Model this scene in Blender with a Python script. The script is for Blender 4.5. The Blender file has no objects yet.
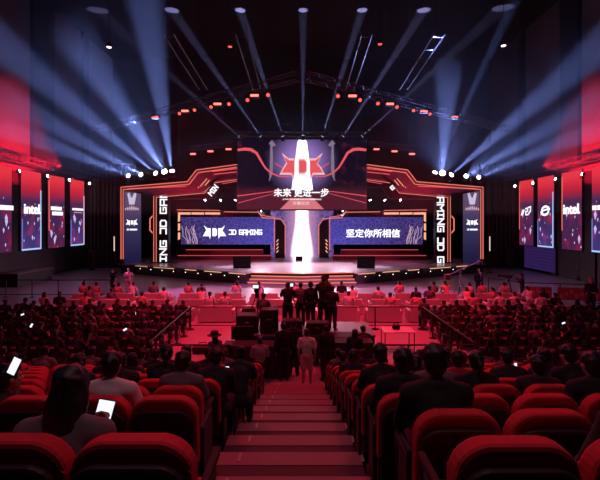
import bpy, bmesh, math, random
from mathutils import Vector, Matrix
random.seed(7)
S = bpy.context.scene
C = S.collection
R = math.radians
PI = math.pi

# ------------------------------------------------------------------ camera, world, exposure
FPX, VX, HY, EYE = 430.0, 302.0, 223.5, 4.7
cam_d = bpy.data.cameras.new('camera')
cam_d.sensor_width = 36.0
cam_d.lens = 36.0 * FPX / 600.0
cam_d.shift_x = -(VX - 300.0) / 600.0
cam_d.shift_y = -(240.0 - HY) / 600.0
cam_d.clip_end = 200
cam = bpy.data.objects.new('camera', cam_d)
cam.location = (0, 0, EYE)
cam.rotation_euler = (PI / 2, 0, 0)
C.objects.link(cam)
S.camera = cam
S.view_settings.view_transform = 'Standard'
S.view_settings.look = 'None'
S.view_settings.gamma = 1.0
S.view_settings.use_curve_mapping = False
S.view_settings.exposure = 0.0
S.cycles.use_denoising = True
S.cycles.use_light_tree = True
S.cycles.max_bounces = 5
S.cycles.diffuse_bounces = 2
S.cycles.glossy_bounces = 3
S.cycles.volume_bounces = 0
S.cycles.transmission_bounces = 2
S.cycles.sample_clamp_indirect = 4.0
w = bpy.data.worlds.new('hall_air')
w.use_nodes = True
w.node_tree.nodes['Background'].inputs[0].default_value = (0.004, 0.0016, 0.003, 1)
w.node_tree.nodes['Background'].inputs[1].default_value = 1.0
S.world = w


def P(x, y, Y):
    """point of the hall seen in direction (x, y) of the frame, at distance Y in front of the seats"""
    return Vector(((x - VX) * Y / FPX, Y, EYE - (y - HY) * Y / FPX))


# ------------------------------------------------------------------ materials
MATS = {}


def mat(name, col, rough=0.6, metal=0.0, var=0.25, scale=6.0, spec=0.5):
    if name in MATS:
        return MATS[name]
    m = bpy.data.materials.new(name)
    m.use_nodes = True
    nt = m.node_tree
    b = nt.nodes['Principled BSDF']
    tc = nt.nodes.new('ShaderNodeTexCoord')
    nz = nt.nodes.new('ShaderNodeTexNoise')
    nz.inputs['Scale'].default_value = scale
    nz.inputs['Detail'].default_value = 3
    mx = nt.nodes.new('ShaderNodeMix')
    mx.data_type = 'RGBA'
    mx.inputs[6].default_value = (*[c * (1 - var) for c in col], 1)
    mx.inputs[7].default_value = (*[min(1, c * (1 + var)) for c in col], 1)
    nt.links.new(tc.outputs['Object'], nz.inputs['Vector'])
    nt.links.new(nz.outputs['Fac'], mx.inputs[0])
    nt.links.new(mx.outputs[2], b.inputs['Base Color'])
    b.inputs['Roughness'].default_value = rough
    b.inputs['Metallic'].default_value = metal
    b.inputs['Specular IOR Level'].default_value = spec
    MATS[name] = m
    return m


def emit(name, col, strength=1.0, sample=False):
    if name in MATS:
        return MATS[name]
    m = bpy.data.materials.new(name)
    m.use_nodes = True
    nt = m.node_tree
    nt.nodes.clear()
    o = nt.nodes.new('ShaderNodeOutputMaterial')
    e = nt.nodes.new('ShaderNodeEmission')
    e.inputs[0].default_value = (*col, 1)
    e.inputs[1].default_value = strength
    nt.links.new(e.outputs[0], o.inputs[0])
    if not sample:
        m.cycles.emission_sampling = 'NONE'
    MATS[name] = m
    return m


class NT:
    """short hand for writing node trees"""
    def __init__(s, name, sample=True):
        s.m = bpy.data.materials.new(name)
        s.m.use_nodes = True
        s.t = s.m.node_tree
        s.t.nodes.clear()
        s.out = s.t.nodes.new('ShaderNodeOutputMaterial')
        if not sample:
            s.m.cycles.emission_sampling = 'NONE'
        MATS[name] = s.m

    def n(s, kind, **kw):
        nd = s.t.nodes.new('ShaderNode' + kind)
        for k, v in kw.items():
            setattr(nd, k, v)
        return nd

    def put(s, sock, v):
        if isinstance(v, (int, float)):
            sock.default_value = v
        elif isinstance(v, tuple):
            sock.default_value = v
        else:
            s.t.links.new(v, sock)

    def math(s, op, a, b=0.0, c=0.0, clamp=False):
        nd = s.n('Math', operation=op, use_clamp=clamp)
        s.put(nd.inputs[0], a)
        s.put(nd.inputs[1], b)
        s.put(nd.inputs[2], c)
        return nd.outputs[0]

    def mix(s, f, a, b, mode='MIX'):
        nd = s.n('Mix', data_type='RGBA', blend_type=mode)
        s.put(nd.inputs[0], f)
        s.put(nd.inputs[6], (*a, 1) if isinstance(a, tuple) else a)
        s.put(nd.inputs[7], (*b, 1) if isinstance(b, tuple) else b)
        return nd.outputs[2]

    def xyz(s):
        tc = s.n('TexCoord')
        sp = s.n('SeparateXYZ')
        s.t.links.new(tc.outputs['Object'], sp.inputs[0])
        s.vec = tc.outputs['Object']
        return sp.outputs

    def step(s, v, lo, hi):
        nd = s.n('MapRange', interpolation_type='SMOOTHSTEP')
        s.put(nd.inputs[0], v)
        nd.inputs[1].default_value = lo
        nd.inputs[2].default_value = hi
        return nd.outputs[0]

    def emission(s, col, strength=1.0):
        e = s.n('Emission')
        s.put(e.inputs[0], col)
        s.put(e.inputs[1], strength)
        s.t.links.new(e.outputs[0], s.out.inputs[0])
        return s.m


# ------------------------------------------------------------------ geometry helpers
class G:
    def __init__(s):
        s.bm = bmesh.new()

    def box(s, c, d, rot=None):
        m = Matrix.Translation(Vector(c))
        if rot is not None:
            m = m @ rot
        m = m @ Matrix.Diagonal((d[0], d[1], d[2], 1))
        bmesh.ops.create_cube(s.bm, size=1, matrix=m)
        return s

    def span(s, a, b):
        a, b = Vector(a), Vector(b)
        return s.box((a + b) / 2, [abs(q) for q in (b - a)])

    def rbox(s, c, d, r=0.03, seg=2, rot=None):
        m = Matrix.Translation(Vector(c))
        if rot is not None:
            m = m @ rot
        m = m @ Matrix.Diagonal((d[0], d[1], d[2], 1))
        g = bmesh.ops.create_cube(s.bm, size=1, matrix=m)
        es = list({e for v in g['verts'] for e in v.link_edges})
        bmesh.ops.bevel(s.bm, geom=es, offset=r, segments=seg, affect='EDGES', profile=0.5)
        return s

    def bar(s, a, b, r, n=6, r2=None):
        a, b = Vector(a), Vector(b)
        d = b - a
        if d.length < 1e-6:
            return s
        q = d.to_track_quat('Z', 'Y').to_matrix().to_4x4()
        bmesh.ops.create_cone(s.bm, cap_ends=True, segments=n, radius1=r, radius2=r if r2 is None else r2,
                              depth=d.length, matrix=Matrix.Translation((a + b) / 2) @ q)
        return s

    def ball(s, c, r, u=10, v=7, sc=(1, 1, 1)):
        bmesh.ops.create_uvsphere(s.bm, u_segments=u, v_segments=v, radius=r,
                                  matrix=Matrix.Translation(Vector(c)) @ Matrix.Diagonal((*sc, 1)))
        return s

    def tube(s, pts, r, n=6, up=Vector((0, 1, 0))):
        """mitred tube along a polyline"""
        pts = [Vector(p) for p in pts]
        rings = []
        for i, p in enumerate(pts):
            t0 = (p - pts[i - 1]).normalized() if i else (pts[1] - p).normalized()
            t1 = (pts[i + 1] - p).normalized() if i < len(pts) - 1 else t0
            t = (t0 + t1).normalized()
            k = 1.0 / max(0.4, t.dot(t0))
            a = t.cross(up)
            a = a.normalized() if a.length > 1e-3 else t.orthogonal().normalized()
            b = t.cross(a).normalized()
            rings.append([s.bm.verts.new(p + a * (r * k * math.cos(2 * PI * j / n)) + b * (r * math.sin(2 * PI * j / n))) for j in range(n)])
        for q0, q1 in zip(rings, rings[1:]):
            for j in range(n):
                s.bm.faces.new((q0[j], q0[(j + 1) % n], q1[(j + 1) % n], q1[j]))
        s.bm.faces.new(rings[0][::-1])
        s.bm.faces.new(rings[-1])
        return s

    def prism(s, poly, off):
        """polygon (3-D points) pushed along off"""
        off = Vector(off)
        a = [s.bm.verts.new(Vector(p)) for p in poly]
        b = [s.bm.verts.new(Vector(p) + off) for p in poly]
        n = len(a)
        f0 = s.bm.faces.new(a)
        f1 = s.bm.faces.new(b[::-1])
        for i in range(n):
            s.bm.faces.new((a[(i + 1) % n], a[i], b[i], b[(i + 1) % n]))
        bmesh.ops.triangulate(s.bm, faces=[f0, f1])
        return s

    def lathe(s, prof, n=12, mtx=None):
        rings = []
        for (r, z) in prof:
            rings.append([s.bm.verts.new((max(r, 1e-4) * math.cos(2 * PI * j / n), max(r, 1e-4) * math.sin(2 * PI * j / n), z)) for j in range(n)])
        for q0, q1 in zip(rings, rings[1:]):
            for j in range(n):
                s.bm.faces.new((q0[j], q0[(j + 1) % n], q1[(j + 1) % n], q1[j]))
        s.bm.faces.new(rings[0][::-1])
        s.bm.faces.new(rings[-1])
        if mtx is not None:
            vs = [v for q in rings for v in q]
            bmesh.ops.transform(s.bm, matrix=mtx, verts=vs)
        return s

    def build(s, name, m, parent=None, world=False, smooth=False):
        bmesh.ops.recalc_face_normals(s.bm, faces=s.bm.faces)
        if world and parent is not None:
            s.bm.transform((Matrix.Translation(parent.location) @ parent.rotation_euler.to_matrix().to_4x4()).inverted())
        me = bpy.data.meshes.new(name)
        s.bm.to_mesh(me)
        s.bm.free()
        if m is not None:
            me.materials.append(m)
        if smooth:
            for p in me.polygons:
                p.use_smooth = True
        o = bpy.data.objects.new(name, me)
        C.objects.link(o)
        if parent is not None:
            o.parent = parent
        return o


def tag(o, label, cat, group=None, kind=None):
    o['label'] = label
    o['category'] = cat
    if group:
        o['group'] = group
    if kind:
        o['kind'] = kind
    return o


def struct(o, label=None):
    o['kind'] = 'structure'
    if label:
        o['label'] = label
    return o


def thing(name, label, cat, loc=(0, 0, 0), rz=0.0, group=None):
    o = bpy.data.objects.new(name, None)
    o.empty_display_size = 0.2
    C.objects.link(o)
    o.location = loc
    o.rotation_euler = (0, 0, rz)
    return tag(o, label, cat, group)


def dup(o, parent=None):
    c = o.copy()
    C.objects.link(c)
    c.parent = parent
    for ch in list(o.children):
        dup(ch, c)
    return c


def spot(loc, tgt, power, col, deg, blend=0.3, radius=0.05, name='spot_light'):
    d = bpy.data.lights.new(name, 'SPOT')
    d.energy = power
    d.color = col
    d.spot_size = R(deg)
    d.spot_blend = blend
    d.shadow_soft_size = radius
    o = bpy.data.objects.new(name, d)
    o.location = loc
    o.rotation_euler = (Vector(tgt) - Vector(loc)).to_track_quat('-Z', 'Y').to_euler()
    C.objects.link(o)
    return o


def area(loc, tgt, power, col, sx, sy, name='area_light'):
    d = bpy.data.lights.new(name, 'AREA')
    d.shape = 'RECTANGLE'
    d.size, d.size_y = sx, sy
    d.energy = power
    d.color = col
    o = bpy.data.objects.new(name, d)
    o.location = loc
    o.rotation_euler = (Vector(tgt) - Vector(loc)).to_track_quat('-Z', 'Y').to_euler()
    C.objects.link(o)
    return o


RED = (1.0, 0.022, 0.065)
PINK = (1.0, 0.16, 0.36)
VIOLET = (0.62, 0.28, 1.0)
BEAM = (0.26, 0.36, 1.0)

# house lights hung over the audience: red, looking down
for sx in (-1, 1):
    spot((sx * 4.2, 20.5, 12.3), (sx * 4.2, 20.9, 0), 8600, RED, 74, 0.8, 0.3, 'red_flood')
    spot((sx * 3.5, 16.0, 12.3), (sx * 4.0, 16.2, 0), 3600, RED, 60, 0.8, 0.3, 'red_flood')
    spot((sx * 11.5, 23.0, 12.3), (sx * 10.5, 23.3, 0), 3600, RED, 42, 0.9, 0.3, 'red_flood')
    area((sx * 11.0, 18.5, 12.3), (sx * 11, 16.5, 0), 150, RED, 3.0, 0.6, 'red_flood')
    area((sx * 3.4, 12.5, 11.5), (sx * 3.2, 8.0, 2), 330, RED, 2.0, 0.5, 'red_flood')
area((0, 2.0, 10.0), (0, 9.0, 1.0), 60, (1, .50, .60), 3.0, 0.6, 'house_light')
# wash on the floor before the stage and on the stage
for sx in (-1, 1):
    spot((sx * 16.5, 29.0, 5.3), (sx * 3.0, 28.8, 0), 13000, (.95, .20, .58), 48, 0.9, 0.2, 'violet_wash')
    spot((sx * 16.5, 29.0, 5.3), (sx * 15.5, 30.5, 0), 90, VIOLET, 100, 0.9, 0.2, 'violet_wash')
    spot((sx * 14.0, 37.5, 5.2), (sx * 5.5, 43.0, 1.2), 1600, PINK, 62, 0.8, 0.2, 'stage_wash')
    spot((sx * 13.0, 38.6, 3.6), (sx * 0.5, 36.6, 0.9), 14000, (1, .60, .76), 34, 0.9, 0.15, 'side_wash')
    spot((sx * 10.5, 37.2, 5.3), (sx * 10.5, 40.2, 8.4), 800, (1, .05, .13), 110, 0.8, 0.2, 'portal_wash')
    # red light thrown on the upper side walls
    spot((sx * 19.0, 34.0, 9.2), (sx * 23, 34.2, 10.8), 5500, (1, .012, .045), 84, 0.25, 0.05, 'wall_wash')
# ------------------------------------------------------------------ the hall
M_floor = mat('floor_tiles', (0.30, 0.27, 0.30), 0.28, 0, 0.15, 1.5)
M_black = mat('black_paint', (0.012, 0.011, 0.013), 0.7)
M_wall = mat('wall_paint', (0.030, 0.024, 0.028), 0.85, 0, 0.3, 0.8)
M_upper = mat('upper_wall_panel', (0.10, 0.075, 0.08), 0.9, 0, 0.12, 0.7)
M_ceil = mat('ceiling_paint', (0.006, 0.005, 0.006), 0.95, 0, 0.3, 0.5)
M_truss = mat('truss_metal', (0.10, 0.10, 0.11), 0.4, 0.6)
M_lampbody = mat('lamp_body', (0.015, 0.015, 0.018), 0.5)
M_deck = mat('stage_deck_gloss', (0.38, 0.30, 0.34), 0.26, 0, 0.12, 0.8)
M_fascia = mat('stage_fascia', (0.03, 0.02, 0.025), 0.35)
M_portal = mat('portal_panel', (0.30, 0.10, 0.13), 0.32, 0.3, 0.2, 0.6)
M_portal_dark = mat('portal_dark_panel', (0.022, 0.010, 0.014), 0.35)

struct(G().span((-23.6, 1.0, -0.3), (23.6, 52.6, 0)).build('floor', M_floor))
struct(G().span((-23.6, 0.0, 0), (-23.0, 52.6, 8.9)).build('wall_left', M_wall))
struct(G().span((23.0, 0.0, 0), (23.6, 52.6, 8.9)).build('wall_right', M_wall))
struct(G().span((-23.6, 0.0, 8.9), (-22.9, 52.6, 24.6)).build('wall_left_upper', M_upper))
struct(G().span((22.9, 0.0, 8.9), (23.6, 52.6, 24.6)).build('wall_right_upper', M_upper))
struct(G().span((-23.6, 52.0, 0), (23.6, 52.6, 24.6)).build('wall_back', M_black))
struct(G().span((-23.6, 0.0, 24.6), (23.6, 52.6, 24.9)).build('ceiling', M_ceil))
for i, (sx, y0, y1) in enumerate([(-1, 36.2, 39.2), (1, 35.2, 37.6), (1, 44.0, 45.0), (-1, 44.5, 45.5)]):
    struct(G().span((sx * 22.55, y0, 9.9), (sx * 22.98, y1, 24.6)).build('trim_%d' % (i + 1), M_black))

# haze hanging under the roof and in front of the stage
hz = bpy.data.materials.new('haze_air')
hz.use_nodes = True
hz.node_tree.nodes.clear()
_o = hz.node_tree.nodes.new('ShaderNodeOutputMaterial')
_v = hz.node_tree.nodes.new('ShaderNodeVolumeScatter')
_v.inputs['Color'].default_value = (0.9, 0.9, 0.95, 1)
_v.inputs['Density'].default_value = 0.006
_v.inputs['Anisotropy'].default_value = 0.0
hz.node_tree.links.new(_v.outputs[0], _o.inputs['Volume'])
hazeo = G().span((-22.1, 26.0, 5.5), (22.1, 51.8, 24.4)).build('haze', hz)
tag(hazeo, 'thin theatrical haze hanging under the roof in front of the stage', 'haze', kind='stuff')


# ------------------------------------------------------------------ trusses
def truss(name, p0, p1, size, label, group=None, n=None, m=None):
    p0, p1 = Vector(p0), Vector(p1)
    d = p1 - p0
    L = d.length
    n = n or max(3, int(L / (size * 1.3)))
    t = d.normalized()
    a = t.cross(Vector((0, 0, 1))).normalized() * size / 2
    b = Vector((0, 0, 1)) * size / 2
    root = thing(name, label, 'truss', p0, 0, group)
    cor = [a + b, -a + b, -a - b, a - b]
    for c in cor:
        G().bar(p0 + c, p1 + c, 0.028, 6).build('chord', m or M_truss, root, True)
    g = G()
    for i in range(n):
        q0, q1 = p0 + d * (i / n), p0 + d * ((i + 1) / n)
        for j in range(4):
            k = (j + 1) % 4
            if i % 2:
                g.bar(q0 + cor[j], q1 + cor[k], 0.014, 4)
            else:
                g.bar(q0 + cor[k], q1 + cor[j], 0.014, 4)
            g.bar(q0 + cor[j], q0 + cor[k], 0.014, 4)
    g.build('bracing', m or M_truss, root, True)
    return root


VT = lambda x: Vector((x, 23.6 + abs(x) * 0.77, 12.85))
truss('roof_truss', VT(-0.25), VT(-18), 0.45, 'metal truss running from the middle towards the left wall with red lamps', 'the pair of angled trusses over the audience')
truss('roof_truss', VT(0.25), VT(18), 0.45, 'metal truss running from the middle towards the right wall with red lamps', 'the pair of angled trusses over the audience')
for sx, nm in ((-1, 'left'), (1, 'right')):
    truss('wall_truss', (sx * 21.4, 25, 9.75), (sx * 21.4, 45.2, 9.45), 0.5, 'long metal truss along the %s wall above the tall banners' % nm)
    truss('short_truss', P(302 + sx * 112, 148.5, 41), P(302 + sx * 68, 143.5, 41), 0.4, 'short truss with red lamps above the %s half of the stage' % nm)
truss('stage_truss', P(238, 134.5, 43), P(366, 134.5, 43), 0.45, 'straight truss above the big central screen')

# paired pipes and cables under the roof
pid = 0
names = {(-11, 0): 'far left', (-7.6, 0): 'left', (-3.6, 0): 'left of the middle', (3.6, 0): 'right of the middle', (7.6, 0): 'right', (11, 0): 'far right'}
for x, nm in ((-7.0, 'outermost on the left'), (-3.2, 'left of the middle'), (3.4, 'right of the middle'), (7.2, 'outermost on the right')):
    t = thing('roof_rail', 'pair of pale pipes under the dark roof, ' + nm, 'rail', (x, 24, 14.6), 0, 'roof rails')
    for dx in (-0.28, 0.28):
        G().bar((x + dx, 22.5, 14.6), (x + dx, 30.5, 14.2), 0.035, 6).build('pipe', M_truss, t, True)
    for k in range(6):
        g = G()
        yy = 22.8 + k * 1.5
        g.bar((x - .28, yy, 14.6 - (yy - 22.5) * .05), (x + .28, yy, 14.6 - (yy - 22.5) * .05), 0.02, 5)
        g.build('rung', M_truss, t, True)

M_lens = emit('white_lens', (0.82, 0.88, 1.0), 20.0)
M_redlamp = emit('red_lens', (1.0, 0.16, 0.14), 2.6)
M_redlamp2 = emit('red_lens_small', (1.0, 0.10, 0.08), 1.6)


def lamp(name, p, tgt, r, label, group, lens, lenscol=None):
    """moving head: base, yoke, head with lens, aimed at tgt"""
    p = Vector(p)
    root = thing(name, label, 'spotlight', p, 0, group)
    d = (Vector(tgt) - p).normalized()
    q = d.to_track_quat('Z', 'Y').to_matrix().to_4x4()
    G().lathe([(r * .55, -r * 1.5), (r * .8, -r * 1.2), (r * .95, -r * .2), (r * 1.02, 0.0), (r * 0.9, 0.01)], 14, q).build('lamp_head', M_lampbody, root)
    G().lathe([(r * .86, 0.012), (r * .8, r * .12), (r * .4, r * .2), (0.001, r * .22)], 14, q).build('lens', lens, root, smooth=True)
    g = G()
    s = 1 if p.z > 8.8 and name != 'beam_light' else -1
    side = d.cross(Vector((0, 0, 1))).normalized() * r * 1.15
    g.bar(side * 1, side * 1 + Vector((0, 0, s * r * 1.7)), r * .13, 6)
    g.bar(-side, -side + Vector((0, 0, s * r * 1.7)), r * .13, 6)
    g.bar(-side * 1.08 + Vector((0, 0, s * r * 1.7)), side * 1.08 + Vector((0, 0, s * r * 1.7)), r * .16, 6)
    g.bar(side, -side, r * .1, 6)
    g.build('yoke', M_lampbody, root)
    G().rbox((0, 0, s * r * 2.0), (r * 1.7, r * 1.3, r * .6), r * .1, 1).build('base', M_lampbody, root)
    return root, p + d * (r * .35), d


BP = 165000
ordn = ['outermost', 'second from outside', 'third from outside', 'fourth from outside', 'innermost']
# the two banks of white beam lights standing on the portal
beams = [((128.3, 175.7), (8, 128, 27), 9.0, 1.3), ((141, 174.6), (0, 96, 26), 9.5, 1.3), ((155.7, 173.2), (22, 62, 28), 11, 1.6),
         ((164.5, 171.6), (92, 62, 28), 13, 2.0), ((172.0, 171.0), (156, 70, 33), 13, 1.6)]
for sx, side in ((-1, 'left'), (1, 'right')):
    for i, ((lx, ly), (tx, ty, tY), deg, k) in enumerate(beams):
        if sx > 0:
            lx, tx = 607 - lx, 604 - tx
            ly += 1.5
            if i == 4:
                tx, ty = 486, 62
                deg = 4.0
            if i == 3:
                tx, ty, deg = 447, 90, 8.5
        r, lp, d = lamp('beam_light', P(lx, ly, 39.3), P(tx, ty, tY), (0.20, 0.22, 0.25, 0.30, 0.26)[i], 'white beam light on the %s shoulder of the stage portal, %s' % (side, ordn[i]), 'white beam lights on the %s shoulder of the portal' % side, M_lens)
        spot(lp, lp + d, BP * k * 1.0, BEAM, deg, 0.8, 0.08, 'beam')
        if i in (1, 3):
            spot(lp, lp + d, BP * .1, BEAM, 52, 1.0, 0.08, 'beam_spill')
# narrow beams from the truss over the screen
top = [((239, 136.5), (120, 30), .45), ((261, 136.5), (186, 30), 1.0), ((283, 136.5), (247, 30), 1.2), ((303, 135.5), (303, 30), .9),
       ((322, 136.5), (356, 30), 1.1), ((343, 136.5), (411, 30), 1.2), ((362, 136.5), (462, 45), .6)]
onm = ['leftmost', 'second from the left', 'third from the left', 'middle', 'third from the right', 'second from the right', 'rightmost']
for i, ((lx, ly), (tx, ty), k) in enumerate(top):
    r, lp, d = lamp('beam_light', P(lx, ly, 42.6), P(tx, ty, 40.5), 0.2, 'small beam light on the truss above the central screen, ' + onm[i], 'beam lights above the central screen', emit('dim_lens', (.6, .65, 1), 1.5))
    spot(lp, lp + d, 150000 * k, (0.45, 0.45, 1.0), 4.6, 0.35, 0.05, 'beam')
# star-bright lamps under the wall trusses
for sx, side in ((-1, 'left'), (1, 'right')):
    for i, (lx, ly) in enumerate([(19.5, 171), (47.5, 176), (69.5, 180), (89.5, 183.5)]):
        if sx > 0:
            lx, ly = [(582, 174), (555.5, 179), (533, 183), (515, 186)][i]
        Y = 21.0 / abs(lx - VX) * FPX
        p = P(lx, ly, Y)
        r, lp, d = lamp('wall_spotlight', p, (-sx * 1.0, 38 - i, 13.5), 0.14, 'white spotlight hung under the %s wall truss, %s from the audience end' % (side, ['first', 'second', 'third', 'last'][i]), 'white spotlights under the %s wall truss' % side, M_lens)
        spot(lp, lp + d, 9000, BEAM, 5, 0.4, 0.05, 'beam')
    # red lamps on the angled truss and the short truss
    rects = [(254.5, 95.5), (217.5, 104), (185, 111), (155, 117)]
    rounds = [(268, 95), (247.5, 100), (229, 104), (211, 107), (194.5, 110), (179.5, 113.5)]
    for i, (lx, ly) in enumerate(rects):
        if sx > 0:
            lx, ly = [(352.5, 96), (390, 104), (424, 111), (454.5, 117)][i]
        Y = 23.6
        for _ in range(12):
            Y = 23.6 + 0.77 * abs((lx - VX) * Y / FPX)
        p = P(lx, ly, Y)
        t = thing('red_flood_lamp', 'wide red flood lamp on the %s angled truss, %s from the middle' % (side, ['first', 'second', 'third', 'fourth'][i]), 'spotlight', p, 0, 'red flood lamps on the angled trusses')
        G().rbox((0, .12, .05), (.62, .24, .34), .03, 1).build('housing', M_lampbody, t)
        G().rbox((0, -.02, 0), (.50, .06, .14), .02, 1).build('lens', M_redlamp, t)
        G().bar((-.3, .12, .15), (-.3, .12, .5), .02).bar((.3, .12, .15), (.3, .12, .5), .02).bar((-.3, .12, .5), (.3, .12, .5), .02).build('bracket', M_truss, t)
        spot(p + Vector((0, -.1, -.25)), p + Vector((0, -1.5, -8)), 95, RED, 120, 0.8, 0.1, 'red_lamp_light')
    for i, (lx, ly) in enumerate(rounds):
        if sx > 0:
            lx, ly = [(338, 96), (360, 100), (378, 103.5), (397, 107), (413.5, 110.5), (430, 114)][i]
        Y = 23.6
        for _ in range(12):
            Y = 23.6 + 0.77 * abs((lx - VX) * Y / FPX)
        p = P(lx, ly, Y)
        r_ = lamp('red_spot_lamp', p, p + Vector((0, -1, -.7)), 0.13, 'small round red lamp on the %s angled truss, %s from the middle' % (side, ['first', 'second', 'third', 'fourth', 'fifth', 'sixth'][i]), 'round red lamps on the angled trusses', M_redlamp2)[0]
        G().bar((0, 0, .2), (0, 0, max(.3, 12.65 - p.z)), .025).build('stem', M_truss, r_)
    for i, (lx, ly) in enumerate([(193, 154), (210.5, 151.3), (228.5, 149.2)]):
        if sx > 0:
            lx = 605 - lx
        p = P(lx, ly, 41)
        t = thing('red_flood_lamp', 'red flood lamp on the short %s stage truss, %s' % (side, ['outermost', 'middle one', 'innermost'][i]), 'spotlight', p, 0, 'red flood lamps on the short trusses')
        G().rbox((0, .12, .05), (.6, .24, .3), .03, 1).build('housing', M_lampbody, t)
        G().rbox((0, -.02, 0), (.54, .06, .16), .02, 1).build('lens', M_redlamp, t)
        hk = P(0, 143.5 + (abs(lx - 302) - 68) / 44 * 5, 41).z - .2 - p.z
        G().bar((0, .0, .1), (0, .0, hk), .03).bar((0, -.26, hk), (0, .26, hk), .03).build('bracket', M_truss, t)
        spot(p + Vector((0, -.1, -.25)), p + Vector((0, -4, -8)), 120, RED, 100, 0.8, 0.1, 'red_lamp_light')
    for i, (lx, ly) in enumerate([(205, 200.2), (220.5, 200.2), (235.3, 200.2)]):
        if sx > 0:
            lx = 605.5 - lx
        p = P(lx, ly, 41.5)
        r, lp, d = lamp('soffit_lamp', p, P(302 + sx * (302 - (205, 220.5, 235.3)[i]) * .75, 170, 40), 0.13, 'small white lamp under the %s inner portal soffit, %s' % (side, ['outermost', 'middle one', 'innermost'][i]), 'small white lamps under the portal soffit', M_lens)
        G().bar((0, 0, .1), (0, 0, (.35 if i == 0 else 1.35)), .03, 6).build('stem', M_truss, r)
        spot(lp, P(302 + sx * ((302 - (205, 220.5, 235.3)[i]) * 1.0 + 24), 180, 42), 900, BEAM, 6, .4, .04, 'beam')
    # house lamps high under the roof
    for i, (lx, ly, Y) in enumerate([(109, 47, 23), (230, 46.5, 26)]):
        if sx > 0:
            lx, ly = [(503.5, 45.5), (380, 44)][i]
        p = P(lx, ly, Y)
        t = thing('house_lamp', 'small bright lamp high under the roof, %s on the %s side' % (['outer', 'inner'][i], side), 'spotlight', p, 0, 'lamps high under the roof')
        G().lathe([(.14, 0), (.16, .05), (.10, .22), (.03, .3)], 12).build('shade', M_lampbody, t)
        G().lathe([(.12, -.03), (.13, -.005)], 12).build('lens', emit('house_lens', (1, .75, .8), 2.5) if i == 0 else M_redlamp2, t)
        G().bar((0, 0, .28), (0, 0, 24.6 - p.z), .015).build('stem', M_truss, t)
# cables dropping from the roof
for i, (x, y0, y1, Y) in enumerate([(179, 75, 156, 36), (197, 75, 150, 38), (245.5, 60, 137, 40), (217, 70, 148, 40), (361, 75, 140, 40), (386, 70, 150, 40), (409, 75, 152, 38), (439, 60, 168, 38)]):
    a, b = P(x, y0, Y), P(x, y1, Y)
    a.z = 24.6
    tag(G().bar(a, b, .018, 5).build('hanging_cable', M_truss), 'thin steel cable hanging from the roof, %s from the left' % ['first', 'second', 'fourth', 'third', 'fifth', 'sixth', 'seventh', 'eighth'][i], 'cable', 'steel cables above the stage')
# ------------------------------------------------------------------ lettering
GLY = {'J': ([[(0.2, 5), (3.2, 5), (3.2, 0), (0, 0)]], 4.4), 'D': ([[(0, 5), (2.5, 5), (3.4, 4.1), (3.4, .9), (2.5, 0), (0, 0), (0, 5)]], 4.7),
       'G': ([[(3.4, 5), (0, 5), (0, 0), (3.4, 0), (3.4, 2.4), (1.7, 2.4)]], 4.7), 'A': ([[(0, -.5), (0, 5), (3.4, 5), (3.4, -.5)], [(0, 1.9), (3.4, 1.9)]], 4.7),
       'M': ([[(0, -.5), (0, 5), (2, 2.4), (4, 5), (4, -.5)]], 5.3), 'I': ([[(0, 0), (2.4, 0)], [(1.2, 0), (1.2, 5)], [(0, 5), (2.4, 5)]], 3.7),
       'N': ([[(0, -.5), (0, 5), (3.4, 0), (3.4, 5.5)]], 4.7), ' ': ([], 3.0)}


def seg(g, a, b, wd, nrm, th):
    a, b = Vector(a), Vector(b)
    t = (b - a).normalized()
    s = t.cross(nrm).normalized() * wd / 2
    e = t * wd / 2
    g.prism([a - e + s, a - e - s, b + e - s, b + e + s], -nrm * th)


def stroke_text(g, txt, org, ux, uy, h, wd=1.25, th=0.03, st=1.0):
    org, ux, uy = Vector(org), Vector(ux).normalized(), Vector(uy).normalized()
    nrm = ux.cross(uy).normalized()
    k = h / 6.2
    x = 0.0
    for ch in txt:
        sl, adv = GLY[ch]
        for pl in sl:
            for p, q in zip(pl, pl[1:]):
                seg(g, org + (ux * (x + p[0]) * st + uy * p[1]) * k, org + (ux * (x + q[0]) * st + uy * q[1]) * k, wd * k, nrm, th)
        x += adv
    return x * k


def text_width(txt, h):
    return sum(GLY[c][1] for c in txt) * h / 6.2


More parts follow.
